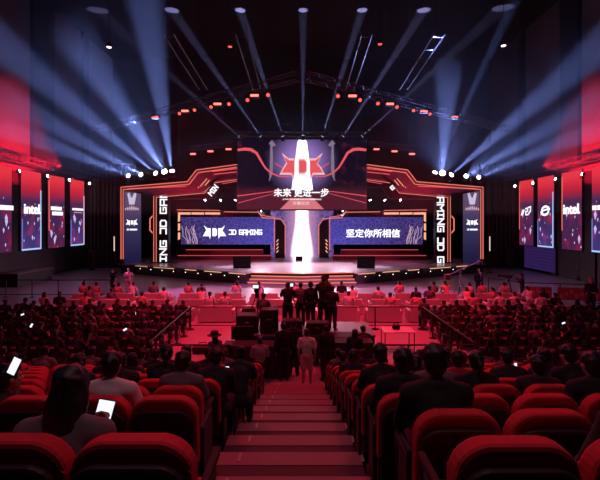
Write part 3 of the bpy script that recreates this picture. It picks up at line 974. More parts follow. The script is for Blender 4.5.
def banner(sx, y_mid, kind, blue, idx, label):
    X = sx * 22.75
    t = thing('wall_banner', label, 'LED banner', (X, y_mid, 2.48), R(90) * -sx)
    m = m_banner('led_banner_%s_%d' % ('l' if sx < 0 else 'r', idx), idx * 3.1 + sx, blue)
    G().span((-BW / 2, 0, 0), (BW / 2, .06, BH)).build('screen', m, t)
    G().span((-BW / 2 - .04, .061, -.04), (BW / 2 + .04, .22, BH + .04)).build('cabinet', M_black, t)
    # far edge is +x on the left wall, -x on the right wall
    if blue:
        right = BW / 2 - .12
        g = G().span((right, -.03, 0.0), (right + .12, -.005, 5.1))
        g.build('edge_light', M_bluewhite if idx != 4 or sx > 0 else emit('edge_pale', (.85, .62, .9), .95), t)
        G().span((-BW / 2, -.03, 0), (BW / 2 - .125, -.005, .13)).build('edge_light', M_bluewhite, t)
        G().span((-BW / 2, -.03, .14), (-BW / 2 + .09, -.005, 2.6)).build('edge_light', emit('edge_blue_dim', (.16, .22, .65), .9), t)
    else:
        G().span((-BW / 2, -.03, 1.6), (-BW / 2 + .10, -.005, 6.3)).build('edge_light', M_edgered, t)
    zc = 3.42
    if kind == 'word':
        font_obj('lettering', 'intel', .88, M_white, t, 0, -.03, zc + .03, 0, 2.1, .02, False, .03)
        G().ball((1.14, -.03, zc - .3), .09, 8, 6, (1, .3, 1)).build('dot', M_white, t)
    elif kind == 'lines':
        G().span((-1.05, -.04, zc + .12), (1.05, -.005, zc + .34)).build('mark', M_white, t)
        G().span((-.75, -.04, zc - .12), (.85, -.005, zc - .05)).build('mark', emit('mark_pink', (.9, .5, .7), .8), t)
    elif kind == 'twoline':
        for dz_, x0, x1 in ((.18, -.95, .75), (-.28, -.75, .95)):
            g = G()
            xx = x0
            k = 0
            while xx < x1 - .1:
                wd = (.30, .22, .36, .26)[k % 4]
                g.span((xx, -.04, zc + dz_ - .16), (min(x1, xx + wd), -.005, zc + dz_ + .18))
                xx += wd + .07
                k += 1
            g.build('mark', M_white, t)
    elif kind == 'bar':
        g = G()
        for xx in (-1.2, -.62, -.02, .5, .98):
            g.span((xx, -.04, zc - .16), (xx + .46, -.005, zc + .2))
        g.build('mark', M_white, t)
    elif kind == 'swoosh':
        g = G()
        for a0, a1, rr, cx_ in ((20, 200, .62, .08), (200, 385, .62, -.08)):
            pts = [(cx_ + rr * math.cos(R(a0 + (a1 - a0) * i / 10)), zc + .62 * rr * math.sin(R(a0 + (a1 - a0) * i / 10))) for i in range(11)]
            for p_, q_ in zip(pts, pts[1:]):
                seg(g, (p_[0], -.03, p_[1]), (q_[0], -.03, q_[1]), .2, Vector((0, -1, 0)), .02)
        seg(g, (-.5, -.03, zc - .02), (.55, -.03, zc + .16), .16, Vector((0, -1, 0)), .02)
        g.build('mark', M_white, t)
    elif kind == 'badge':
        g = G()
        g.prism([(-.95, -.03, zc - .35), (-.55, -.03, zc - .35), (-.2, -.03, zc + .2), (-.6, -.03, zc + .25)], (0, .025, 0))
        for pl in ([(0, .3), (.4, .34), (.4, .05), (.02, 0), (.02, -.3), (.42, -.3)], [(.55, .42), (.95, .45), (.9, .05), (.6, -.2)]):
            for p_, q_ in zip(pl, pl[1:]):
                seg(g, (p_[0], -.03, zc + p_[1]), (q_[0], -.03, zc + q_[1]), .15, Vector((0, -1, 0)), .02)
        g.build('mark', M_white, t)
    # drifting light flakes of the picture
    rnd = random.Random(idx * 7 + sx)
    g = G()
    for k in range(7):
        fx, fz = rnd.uniform(-1.1, 1.1), rnd.uniform(.5, 3.1)
        s_ = rnd.choice((.08, .1, .14, .24))
        g.prism([(fx, -.02, fz - s_ * 1.8), (fx + s_ * .8, -.02, fz), (fx + s_ * .1, -.02, fz + s_ * 1.3), (fx - s_ * .6, -.02, fz + .2 * s_)], (0, .015, 0))
    g.build('flakes', emit('flake_glow', (.62, .55, .95), .9), t)


bl = [(32.4, 'bar', False, 'tall red banner with cut-off white word at the left picture edge'),
      (36.2, 'word', True, 'tall left-wall banner with white lowercase word and blue edge light'),
      (39.9, 'twoline', False, 'tall left-wall banner with two short lines of white lettering and red edge'),
      (43.6, 'lines', True, 'last tall left-wall banner beside the stage with thin white line and pale edge')]
for i, (ym, kind, blue, lab) in enumerate(bl):
    banner(-1, ym, kind, blue, i + 1, lab)
br = [(43.7, 'badge', False, 'first tall right-wall banner beside the stage with small white badge'),
      (40.2, 'swoosh', True, 'tall right-wall banner with round white swirl mark and blue edge light'),
      (36.35, 'word', False, 'tall right-wall banner with white lowercase word and red edge'),
      (32.45, 'bar', True, 'tall blue-edged banner with cut-off white word at the right picture edge')]
for i, (ym, kind, blue, lab) in enumerate(br):
    banner(1, ym, kind, blue, i + 1, lab)

# dim panel, doors and small lights low on the walls
t = thing('violet_panel', 'dim violet panel low on the right wall below the round swirl banner', 'LED screen', (22.7, 41.3, 0.25), R(-90))  # plain wall panel, given a faint banded glow of its own
G().span((-2.6, 0, 0), (2.6, .08, 2.15)).build('screen', M_dimviolet, t)
G().span((-2.7, .081, -.25), (2.7, .2, 2.25)).build('cabinet', M_black, t)
d_ = thing('door', 'black double door low on the right wall', 'door', (22.85, 35.4, 0), R(-90))
d_['kind'] = 'structure'
del d_['category']
for dx in (-.95, .95):
    lf = G().rbox((dx, 0, 1.2), (1.86, .08, 2.4), .02, 1).build('door_leaf', M_black, d_)
    G().bar((dx * .2, -.08, .95), (dx * .2, -.08, 1.3), .02).build('handle', M_truss, lf)
d_.name = 'door_1'
t = thing('exit_lamp', 'small pale green lamp on the dark right wall beside the last banner', 'sign', (22.85, 33.0, 2.75), R(-90))
G().rbox((0, 0, 0), (.42, .08, .16), .02, 1).build('housing', M_black, t)
G().rbox((0, -.05, 0), (.34, .03, .08), .01, 1).build('lens', emit('exit_glow', (.55, .9, .6), 1.2), t)
t = thing('speaker_column', 'slim dark red speaker column standing by the left wall', 'speaker', (-21.2, 43.2, 0))
G().rbox((0, .2, 1.0), (.42, .4, 2.0), .03, 1).build('cabinet', mat('red_cabinet', (.16, .02, .02), .5), t)
G().rbox((0, -.02, 1.0), (.34, .03, 1.8), .01, 1).build('grille', M_black, t)
t = thing('speaker_column', 'slim dark red speaker column standing by the right wall', 'speaker', (21.6, 44.4, 0))
G().rbox((0, .2, 1.0), (.42, .4, 2.0), .03, 1).build('cabinet', mat('red_cabinet', (.16, .02, .02), .5), t)
G().rbox((0, -.02, 1.0), (.34, .03, 1.8), .01, 1).build('grille', M_black, t)
t = thing('bar_counter', 'low dark counter with pale top by the left wall below the banners', 'counter', (-21.5, 33.5, 0))
G().span((-22.3, 31.6, .001), (-20.9, 36.0, .95)).build('body', M_black, t, True)
G().rbox((-21.6, 33.8, .99), (1.6, 4.6, .07), .02, 1).build('worktop', mat('counter_top', (.12, .08, .08), .4), t, True)
# ------------------------------------------------------------------ people
def skin_material():
    n = NT('skin')
    b = n.n('BsdfPrincipled')
    nz = n.n('TexNoise')
    nz.inputs['Scale'].default_value = 30
    n.t.links.new(n.mix(nz.outputs['Fac'], (.40, .24, .17), (.48, .30, .21)), b.inputs['Base Color'])
    b.inputs['Roughness'].default_value = .55
    n.t.links.new(b.outputs[0], n.out.inputs[0])
    return n.m


M_skin = skin_material()
M_eye = mat('eye_dark', (.02, .015, .012), .25)
M_lip = mat('lip', (.36, .13, .12), .5)
M_hair = mat('black_hair', (.012, .010, .010), .5, 0, .4, 40)
M_hairb = mat('brown_hair', (.035, .020, .014), .5, 0, .4, 40)
CLOTH = {k: mat('cloth_' + k, c, .85, 0, .12, 14) for k, c in {
    'black': (.014, .013, .015), 'charcoal': (.028, .026, .030), 'navy': (.02, .025, .06), 'grey': (.14, .135, .145), 'white': (.70, .66, .68),
    'red': (.42, .03, .04), 'pink': (.62, .30, .33), 'blue': (.07, .12, .28), 'denim': (.06, .08, .14), 'stripe': (.26, .25, .27)}.items()}
M_shoe = mat('shoe_rubber', (.03, .03, .03), .6)
M_shoew = mat('shoe_white', (.6, .58, .58), .6)


class Flesh:
    """gathers tapered limbs and rounded masses; voxel remesh fuses them into one skin"""
    def __init__(s):
        s.bm = bmesh.new()

    def limb(s, a, b, r0, r1, n=12):
        a, b = Vector(a), Vector(b)
        d = b - a
        q = d.to_track_quat('Z', 'Y').to_matrix().to_4x4()
        bmesh.ops.create_cone(s.bm, cap_ends=True, segments=n, radius1=r0, radius2=r1, depth=d.length, matrix=Matrix.Translation((a + b) / 2) @ q)
        bmesh.ops.create_uvsphere(s.bm, u_segments=n, v_segments=8, radius=r0, matrix=Matrix.Translation(a))
        bmesh.ops.create_uvsphere(s.bm, u_segments=n, v_segments=8, radius=r1, matrix=Matrix.Translation(b))

    def chain(s, pts, rs, n=12):
        for i in range(len(pts) - 1):
            s.limb(pts[i], pts[i + 1], rs[i], rs[i + 1], n)

    def blob(s, c, sc, rot=None, u=16, v=10):
        m = Matrix.Translation(Vector(c))
        if rot is not None:
            m = m @ rot
        bmesh.ops.create_uvsphere(s.bm, u_segments=u, v_segments=v, radius=1, matrix=m @ Matrix.Diagonal((*sc, 1)))

    def mesh(s, name, vox, ratio, smooth=4, cut=None):
        me = bpy.data.meshes.new(name)
        s.bm.to_mesh(me)
        s.bm.free()
        o = bpy.data.objects.new(name, me)
        C.objects.link(o)
        r = o.modifiers.new('r', 'REMESH')
        r.mode = 'VOXEL'
        r.voxel_size = vox
        sm = o.modifiers.new('s', 'SMOOTH')
        sm.iterations = smooth
        sm.factor = .5
        if ratio < 1:
            d = o.modifiers.new('d', 'DECIMATE')
            d.ratio = ratio
        out = bpy.data.meshes.new_from_object(o.evaluated_get(bpy.context.evaluated_depsgraph_get()))
        bpy.data.objects.remove(o)
        bpy.data.meshes.remove(me)
        out.name = name
        for p in out.polygons:
            p.use_smooth = True
        return out


def hand(f, wrist, fwd, palm_n, thumb_side, curl=0.35, s=1.0):
    """palm and five fingers; fwd = along the fingers, palm_n = where the palm faces"""
    fwd, palm_n = Vector(fwd).normalized(), Vector(palm_n).normalized()
    side = fwd.cross(palm_n).normalized() * thumb_side
    wrist = Vector(wrist)
    for k in (-.6, -.2, .2, .6):
        f.limb(wrist + side * .018 * k, wrist + fwd * .085 * s + side * .046 * k * s, .019 * s, .0135 * s, 8)
    for k, ln in ((.62, .068), (.22, .076), (-.2, .072), (-.62, .056)):
        p = wrist + fwd * .088 * s + side * .047 * k * s
        dirn = fwd
        for j, part in enumerate((.45, .32, .23)):
            dirn = (dirn + palm_n * curl * (.55 + .3 * j)).normalized()
            q = p + dirn * ln * part * s * 1.05
            f.limb(p, q, (.0098 - .0008 * j) * s, (.0092 - .0010 * j) * s, 7)
            p = q
    p = wrist + fwd * .03 * s + side * .03 * s
    q = p + (fwd * .6 + side * .7 + palm_n * .25).normalized() * .036 * s
    r_ = q + (fwd * .9 + side * .2 + palm_n * .4).normalized() * .034 * s
    f.chain([p, q, r_], [.014 * s, .0115 * s, .0092 * s], 8)


def head_pose(J, yaw, pitch):
    return Matrix.Translation(Vector(J['head'])) @ Matrix.Rotation(R(yaw), 4, 'Z') @ Matrix.Rotation(R(pitch), 4, 'X')


def add_head(f, M):
    """face looks along +Y of M; M sits at the middle of the skull"""
    rt = M.to_3x3().to_4x4()
    at = lambda x, y, z: M @ Vector((x, y, z))
    f.blob(at(0, -.012, .022), (.074, .092, .092), rt)
    f.blob(at(0, .030, -.045), (.058, .060, .068), rt)
    f.blob(at(0, .058, -.098), (.030, .026, .022), rt)
    f.blob(at(0, .070, .020), (.052, .020, .022), rt)
    f.limb(at(0, .084, .004), at(0, .104, -.032), .009, .0135, 8)
    f.limb(at(-.012, .092, -.036), at(.012, .092, -.036), .009, .009, 8)
    f.limb(at(-.020, .082, -.064), at(.020, .082, -.064), .008, .008, 8)
    for sx in (-1, 1):
        f.blob(at(sx * .040, .062, -.026), (.022, .02, .02), rt)
        f.blob(at(sx * .028, .076, .0), (.014, .012, .010), rt)
        f.blob(at(sx * .077, -.010, -.012), (.010, .020, .032), rt)


def paint_face(me, M):
    me.materials.append(M_skin)
    me.materials.append(M_eye)
    me.materials.append(M_lip)
    eyes = [M @ Vector((sx * .028, .088, .0)) for sx in (-1, 1)]
    lip = M @ Vector((0, .090, -.064))
    for p in me.polygons:
        c = p.center
        if any((c - e).length < .0105 for e in eyes):
            p.material_index = 1
        elif abs((c - lip).length) < .02 and abs((c - lip).z) < .008:
            p.material_index = 2


def hair_mesh(kind, M):
    f = Flesh()
    rt = M.to_3x3().to_4x4()
    at = lambda x, y, z: M @ Vector((x, y, z))
    f.blob(at(0, -.022, .036), (.086, .100, .094), rt)
    f.blob(at(0, -.050, -.012), (.082, .066, .085), rt)
    for sx in (-1, 1):
        f.blob(at(sx * .070, .006, .030), (.018, .040, .040), rt)
    rnd = random.Random(hash(kind) % 5 if False else len(kind))
    for k in range(26):
        a = rnd.uniform(0, 2 * PI)
        e = rnd.uniform(.1, 1.3)
        d = Vector((math.cos(a) * math.cos(e), math.sin(a) * math.cos(e), math.sin(e)))
        if d.y > .45 and d.z < .6:
            continue
        f.blob(at(d.x * .078, -.022 + d.y * .090, .036 + d.z * .086), (.022, .022, .018), rt, 8, 6)
    f.blob(at(0, .062, .080), (.055, .030, .026), rt)
    if kind == 'long':
        f.blob(at(0, -.062, -.09), (.098, .055, .13), rt)
        f.blob(at(0, -.072, -.20), (.092, .042, .12), rt)
        for sx in (-1, 1):
            f.blob(at(sx * .075, -.015, -.07), (.026, .045, .12), rt)
    if kind == 'bun':
        f.blob(at(0, -.105, .075), (.045, .042, .042), rt)
    if kind == 'tail':
        f.chain([at(0, -.105, .04), at(0, -.150, .0), at(0, -.150, -.12), at(0, -.13, -.2)], [.024, .032, .028, .010], 8)
    me = f.mesh('hair_' + kind, .0095, .35, 3)
    # keep the face free
    bm = bmesh.new()
    bm.from_mesh(me)
    Mi = M.inverted()
    dele = []
    for v in bm.verts:
        q = Mi @ v.co
        if kind != 'long' and q.y > .035 and q.z < .045:
            dele.append(v)
        elif kind == 'long' and q.y > .045 and q.z < .045:
            dele.append(v)
    bmesh.ops.delete(bm, geom=dele, context='VERTS')
    bm.to_mesh(me)
    bm.free()
    return me


def cap_mesh(M):
    f = Flesh()
    rt = M.to_3x3().to_4x4()
    at = lambda x, y, z: M @ Vector((x, y, z))
    f.blob(at(0, -.018, .055), (.092, .108, .085), rt)
    f.blob(at(0, .115, .050), (.068, .075, .010), rt)
    return f.mesh('cap', .009, .4, 3)


def skeleton(pose):
    J = {}
    if pose.startswith('sit'):
        lean = {'sit': -.05, 'sit_phone': .02, 'sit_lean': .16, 'sit_turn': -.05}[pose]
        J['pel'] = Vector((0, -.02, .56))
        J['wai'] = Vector((0, -.04 + lean * .3, .72))
        J['che'] = Vector((0, -.04 + lean * .75, .92))
        J['shz'] = Vector((0, -.03 + lean, 1.05))
        J['neck'] = Vector((0, -.01 + lean * 1.1, 1.12))
        J['head'] = Vector((0, .03 + lean * 1.2, 1.235))
        for sx, k in ((-1, 'l'), (1, 'r')):
            J['hip' + k] = Vector((sx * .095, 0, .53))
            J['kne' + k] = Vector((sx * .13, .42, .52))
            J['ank' + k] = Vector((sx * .125, .40, .10))
            J['toe' + k] = Vector((sx * .14, .55, .04))
            J['sho' + k] = Vector((sx * .185, -.03 + lean, 1.03))
            if pose == 'sit_phone':
                J['elb' + k] = Vector((sx * .22, .12 + lean, .76))
                J['wri' + k] = Vector((sx * .07, .32 + lean, .86))
            elif pose == 'sit_lean':
                J['elb' + k] = Vector((sx * .22, .25, .80))
                J['wri' + k] = Vector((sx * .10, .42, .66))
            else:
                J['elb' + k] = Vector((sx * .25, .06 + lean, .78))
                J['wri' + k] = Vector((sx * .15, .28 + lean, .66))
    else:
        J['pel'] = Vector((0, 0, .93))
        J['wai'] = Vector((0, .0, 1.08))
        J['che'] = Vector((0, .0, 1.27))
        J['shz'] = Vector((0, -.01, 1.41))
        J['neck'] = Vector((0, .0, 1.49))
        J['head'] = Vector((0, .025, 1.61))
        for sx, k in ((-1, 'l'), (1, 'r')):
            J['hip' + k] = Vector((sx * .09, 0, .90))
            J['kne' + k] = Vector((sx * .105, .02, .49))
            J['ank' + k] = Vector((sx * .11, -.02, .09))
            J['toe' + k] = Vector((sx * .135, .13, .035))
            J['sho' + k] = Vector((sx * .185, -.01, 1.40))
            if pose == 'stand':
                J['elb' + k] = Vector((sx * .245, -.02, 1.12))
                J['wri' + k] = Vector((sx * .235, .06, .87))
            elif pose == 'stand_hold':
                J['elb' + k] = Vector((sx * .25, .0, 1.12))
                J['wri' + k] = Vector((sx * .09, .22, 1.10))
            elif pose == 'stand_camera':
                J['elb' + k] = Vector((sx * .25, .17, 1.22))
                J['wri' + k] = Vector((sx * .09, .27, 1.46))
    return J


POSES = {}
_I = Matrix.Identity(4)
HAIRS = {'h_' + hk: hair_mesh(hk, _I) for hk in ('short', 'long', 'bun', 'tail')}
HAIRS['h_cap'] = cap_mesh(_I)


def make_pose(pose, yaw=0, pitch=0):
    J = skeleton(pose)
    sit = pose.startswith('sit')
    HM = head_pose(J, yaw, pitch)
    out = {'HM': HM}

    def torso(f, g=0.0):
        f.blob(J['pel'], (.165 + g, .120 + g, .125 + g))
        f.blob(J['wai'], (.145 + g, .105 + g, .13 + g))
        f.blob((J['wai'] + J['che']) / 2, (.150 + g, .108 + g, .13 + g))
        f.blob(J['che'], (.172 + g, .118 + g, .15 + g))
        f.blob(J['shz'] + Vector((0, 0, -.03)), (.175 + g, .088 + g, .065 + g))
        f.limb(J['shol'], J['shor'], .058 + g, .058 + g)
        for k in 'lr':
            f.limb(J['shz'] + Vector((0, 0, .045)), J['sho' + k] + Vector((0, 0, .012)), .05 + g * .6, .05 + g * .6)

    def arms(f, g=0.0, upto=1.0):
        for k in 'lr':
            a, b, c = J['sho' + k], J['elb' + k], J['wri' + k]
            if upto < 1:
                f.limb(a, a.lerp(b, upto * 2), .056 + g, .050 + g * 1.6)
            else:
                f.chain([a, b, c], [.054 + g, .041 + g, .027 + g])

    f = Flesh()
    torso(f)
    arms(f)
    f.limb(J['neck'] + Vector((0, -.01, -.05)), J['head'] + Vector((0, -.02, -.06)), .056, .050)
    add_head(f, HM)
    for k in 'lr':
        sx = -1 if k == 'l' else 1
        h, kn, an, to = J['hip' + k], J['kne' + k], J['ank' + k], J['toe' + k]
        f.chain([h, h.lerp(kn, .5), kn], [.093, .080, .058])
        f.chain([kn, kn.lerp(an, .32) + Vector((0, -.015, 0)), an], [.055, .055, .036])
        f.chain([an + Vector((0, -.02, -.04)), an + Vector((0, .02, -.045)), to], [.036, .036, .026])
        fa = (J['wri' + k] - J['elb' + k]).normalized()
        if pose == 'sit':
            hand(f, J['wri' + k], fa + Vector((0, .4, -.2)), (0, .1, -1), sx, .25)
        elif pose == 'stand':
            hand(f, J['wri' + k], fa, (-sx, 0, 0), 1 if sx < 0 else -1, .3)
        elif pose in ('sit_phone', 'stand_camera'):
            hand(f, J['wri' + k], fa + Vector((-sx * .3, .3, .7)), (-sx * .6, -.7, 0), -sx if sx > 0 else 1, .5)
        else:
            hand(f, J['wri' + k], fa + Vector((-sx * .3, 0, 0)), (-sx * .5, 0, -.8), sx, .5)
    body = f.mesh('body_' + pose, .0085, .30, 3)
    paint_face(body, HM)
    out['body'] = body
    # shirt
    f = Flesh()
    torso(f, .016)
    arms(f, .014, .36)
    out['tee'] = f.mesh('shirt_' + pose, .014, .5, 5)
    f = Flesh()
    torso(f, .022)
    for k in 'lr':
        a, b, c = J['sho' + k], J['elb' + k], J['wri' + k]
        f.chain([a, b, b.lerp(c, .93)], [.072, .060, .042])
    f.blob(J['neck'] + Vector((0, -.045, -.02)), (.085, .055, .04))
    out['jacket'] = f.mesh('jacket_' + pose, .014, .5, 5)
    # trousers and shorts
    f = Flesh()
    f.blob(J['pel'], (.185, .142, .14))
    for k in 'lr':
        h, kn, an = J['hip' + k], J['kne' + k], J['ank' + k]
        f.chain([h, h.lerp(kn, .5), kn], [.112, .100, .078])
        f.chain([kn, kn.lerp(an, .35) + Vector((0, -.01, 0)), an + Vector((0, 0, .02))], [.078, .074, .060])
    out['trousers'] = f.mesh('trousers_' + pose, .014, .5, 5)
    f = Flesh()
    f.blob(J['pel'], (.185, .142, .14))
    for k in 'lr':
        h, kn = J['hip' + k], J['kne' + k]
        f.chain([h, h.lerp(kn, .85)], [.112, .096])
    out['shorts'] = f.mesh('shorts_' + pose, .014, .5, 5)
    f = Flesh()
    for k in 'lr':
        an, to = J['ank' + k], J['toe' + k]
        f.chain([an + Vector((0, -.035, -.045)), an + Vector((0, .03, -.05)), to], [.044, .045, .036])
    for v in f.bm.verts:
        v.co.z = max(v.co.z, .004)
    out['shoes'] = f.mesh('shoes_' + pose, .012, .6, 3)
    for hk in HAIRS:
        out[hk] = HAIRS[hk].copy()
        out[hk].transform(HM)
    for q in ('tee', 'jacket', 'trousers', 'shorts', 'shoes', 'h_short', 'h_long', 'h_bun', 'h_tail', 'h_cap'):
        out[q].materials.append(CLOTH['black'])
    return out


for ps, yw, pt in (('sit', 0, 0), ('sit_phone', 0, -14), ('sit_lean', 12, -8), ('sit_turn', 38, 0), ('stand', 0, 0), ('stand_hold', -8, -8), ('stand_camera', 0, 0)):
    POSES[ps] = make_pose(ps, yw, pt)


def kid(name, me, parent, m=None):
    o = bpy.data.objects.new(name, me)
    C.objects.link(o)
    o.parent = parent
    if m is not None:
        o.material_slots[0].link = 'OBJECT'
        o.material_slots[0].material = m
    return o


def person(loc, label, pose='sit', hair='short', top=('tee', 'black'), low=('trousers', 'black'), rz=0, group=None, sc=1.0, brown=False, capcol='black', shoes=None, face=None):
    B = POSES[pose]
    t = thing('person', label, 'person', loc, rz, group)
    t.scale = (sc, sc, sc)
    kid('body', B['body'], t)
    if hair == 'cap':
        kid('hair', B['h_short'], t, M_hair)
        kid('cap', B['h_cap'], t, CLOTH[capcol])
    else:
        kid('hair', B['h_' + hair], t, M_hairb if brown else M_hair)
    kid('jacket' if top[0] == 'jacket' else 'shirt', B[top[0]], t, CLOTH[top[1]])
    kid(low[0], B[low[0]], t, CLOTH[low[1]])
    kid('shoes', B['shoes'], t, shoes or M_shoe)
    return t


# ------------------------------------------------------------------ seats
M_redseat = mat('red_seat_fabric', (.52, .020, .036), .8, 0, .2, 12)
M_shell = mat('seat_back_shell', (.040, .008, .010), .6, 0, .15, 8)
M_seatleg = mat('seat_metal', (.02, .02, .022), .45, .3)
M_tag = mat('seat_tag', (.55, .50, .50), .4)
M_redtag = mat('red_seat_tag', (.75, .10, .12), .5)
M_chair = mat('black_chair_fabric', (.022, .014, .016), .8)
M_white_sofa = mat('white_leather', (.50, .45, .47), .45, 0, .06, 4)
M_print = mat('printed_word', (.20, .12, .13), .5)


def rounded_back(g, w_, z0, z1, y0, y1, r=.12, n=6, tilt=.0):
    pts = [(-w_ / 2, z0), (w_ / 2, z0), (w_ / 2, z1 - r)]
    for i in range(1, n + 1):
        a = PI / 2 * i / n
        pts.append((w_ / 2 - r + r * math.cos(a), z1 - r + r * .75 * math.sin(a) + r * .25 * (i / n)))
    for i in range(n, -1, -1):
        a = PI / 2 * i / n
        pts.append((-w_ / 2 + r - r * math.cos(a), z1 - r + r * .75 * math.sin(a) + r * .25 * (i / n)))
    T = lambda x, y, z: Vector((x, y - (z - z0) * tilt, z))
    a = [T(x, y0, z) for x, z in pts]
    vs0 = [g.bm.verts.new(p) for p in a]
    vs1 = [g.bm.verts.new(T(x, y1, z)) for x, z in pts]
    f0 = g.bm.faces.new(vs0)
    f1 = g.bm.faces.new(vs1[::-1])
    m = len(pts)
    side = [g.bm.faces.new((vs0[(i + 1) % m], vs0[i], vs1[i], vs1[(i + 1) % m])) for i in range(m)]
    es = list({e for f in (f0, f1) for e in f.edges})
    bmesh.ops.bevel(g.bm, geom=es, offset=min(.022, abs(y1 - y0) * .4), segments=2, affect='EDGES', profile=.5)
    return g


def make_theatre_seat():
    t = thing('theatre_seat', 'x', 'seat')
    rounded_back(G(), .50, .42, .94, -.20, -.09, .13, 6, .12).build('backrest', M_redseat, t, smooth=False)
    sh = rounded_back(G(), .47, .26, .865, -.235, -.19, .10, 5, .12).build('back_shell', M_shell, t)
    G().rbox((0, -.292, .80), (.075, .006, .028), .002, 1).build('number_tag', M_tag, sh)
    G().rbox((0, .10, .42), (.45, .46, .11), .04, 2).build('seat_cushion', M_redseat, t)
    for sx in (-1, 1):
        a = G().rbox((sx * .255, .06, .64), (.040, .36, .045), .012, 2).build('armrest', M_chair, t)
        G().rbox((sx * .255, .03, .32), (.035, .24, .60), .01, 1).build('arm_post', M_seatleg, a)
    G().rbox((0, .08, .18), (.40, .08, .36), .01, 1).rbox((0, .06, .012), (.5, .2, .022), .004, 1).build('pedestal', M_seatleg, t)
    return t


def make_chair():
    t = thing('folding_chair', 'x', 'chair')
    rounded_back(G(), .44, .50, .90, -.22, -.18, .06, 4, .08).build('backrest', M_chair, t)
    G().rbox((0, -.257, .84), (.16, .006, .055), .003, 1).build('name_tag', M_redtag, t)
    G().rbox((0, .02, .455), (.44, .42, .05), .02, 2).build('seat', M_chair, t)
    for sx in (-1, 1):
        G().bar((sx * .19, -.25, .86), (sx * .19, .20, .0), .012, 6).build('leg', M_seatleg, t)
        G().bar((sx * .205, .16, .46), (sx * .205, -.24, .0), .012, 6).build('leg', M_seatleg, t)
    return t


def make_sofa():
    t = thing('sofa', 'x', 'sofa')
    G().rbox((0, .05, .20), (1.5, .72, .30), .03, 2).build('base', M_white_sofa, t)
    G().rbox((0, -.33, .42), (1.5, .16, .76), .03, 2).build('backrest', M_white_sofa, t)
    for sx in (-1, 1):
        G().rbox((sx * .36, .10, .40), (.66, .60, .14), .04, 2).build('seat_cushion', M_white_sofa, t)
        G().rbox((sx * .79, .02, .32), (.12, .80, .56), .03, 2).build('armrest', M_white_sofa, t)
        for yy in (-.3, .34):
            G().bar((sx * .68, yy, 0), (sx * .68, yy, .08), .03, 8).build('foot', M_seatleg, t)
    return t


def make_phone():
    t = thing('smartphone', 'x', 'phone')
    G().rbox((0, 0, 0), (.075, .009, .155), .004, 2).build('case', M_black, t)
    G().rbox((0, -.0056, 0), (.068, .002, .146), .0008, 1).build('screen', emit('phone_glow', (.78, .86, 1.0), 1.3, True), t)
    return t


ORD = ['first', 'second', 'third', 'fourth', 'fifth', 'sixth', 'seventh', 'eighth', 'ninth', 'tenth', 'eleventh', 'twelfth', 'thirteenth', 'fourteenth', 'fifteenth', 'sixteenth', 'seventeenth', 'eighteenth', 'nineteenth', 'twentieth', 'twenty-first', 'twenty-second', 'twenty-third']
_first = {}


def copy_of(key, maker, loc, rz, label, group):
    if key not in _first:
        o = _first[key] = maker()
    else:
        o = dup(_first[key])
    o.location = loc
    o.rotation_euler = (0, 0, rz)
    o['label'] = label
    o['group'] = group
    return o


def phone(loc, rz, tilt, label, sc=1.0):
    o = copy_of('phone', make_phone, loc, 0, label, 'glowing phones in the audience')
    o.rotation_euler = (R(tilt[0]), R(tilt[1]), rz)
    o.scale = (sc, sc, sc)
    return o


# ------------------------------------------------------------------ raked seating and stairs
M_tier = mat('tier_carpet', (.10, .035, .045), .85, 0, .2, 5)
M_nose = mat('stair_nosing', (.24, .13, .145), .6, 0, .1, 3)
M_stair = mat('stair_tread', (.06, .03, .036), .7, 0, .12, 3)
M_riserm = mat('stair_riser', (.05, .04, .05), .8, 0, .12, 3)
slope = lambda Y: max(.02, EYE - (1.25 + .290 * Y))
ROWS = [2.0, 3.5, 4.4, 5.3, 6.2, 7.1, 8.0, 8.9, 9.8, 10.7]
ROWSR = [1.95, 2.75, 3.65, 4.55, 5.45, 6.35, 7.25, 8.15, 9.05, 9.95, 10.85]
AL, AR = -.92, .62
for sx, rows, nm in ((-1, ROWS, 'left'), (1, ROWSR, 'right')):
    g = G()
    xe = AL if sx < 0 else AR
    for i, Y in enumerate(rows):
        y0 = Y - .42 if i else .9
        y1 = rows[i + 1] - .42 if i < len(rows) - 1 else Y + .55
        x1 = sx * (Y * .74 + 3.0)
        g.span((xe, y0, 0.001), (x1, y1, slope(Y)))
    struct(g.build('tier_' + nm, M_tier))
nst = 9
g = G()
ys = [11.9 - .82 * i for i in range(14)]
st = thing('staircase', 'red lit aisle stairs going down between the two seat blocks', 'stairs', (0, 6, 0))
for i, y1 in enumerate(ys[:-1]):
    y0 = ys[i + 1]
    h = .226 * (i + 1)
    s_ = G().span((AL + .005, y0 - .0, .001), (AR - .005, y1 - .035, h)).build('step', M_riserm, st, True)
    G().span((AL + .01, y0 - .02, h + .0005), (AR - .01, y1 + .0, h + .03)).build('tread', M_stair, s_, False).data.transform(Matrix.Translation(-st.location))
    G().span((AL + .012, y1 - .24, h + .031), (AR - .012, y1 + .004, h + .036)).build('nosing', M_nose, s_, False).data.transform(Matrix.Translation(-st.location))
    for dx in (.62, -.64):
        G().rbox((dx, y1 - .1, h + .040), (.03, .16, .006), .002, 1).build('tread_mark', mat('tread_mark', (.4, .34, .34), .5), s_, False).data.transform(Matrix.Translation(-st.location))

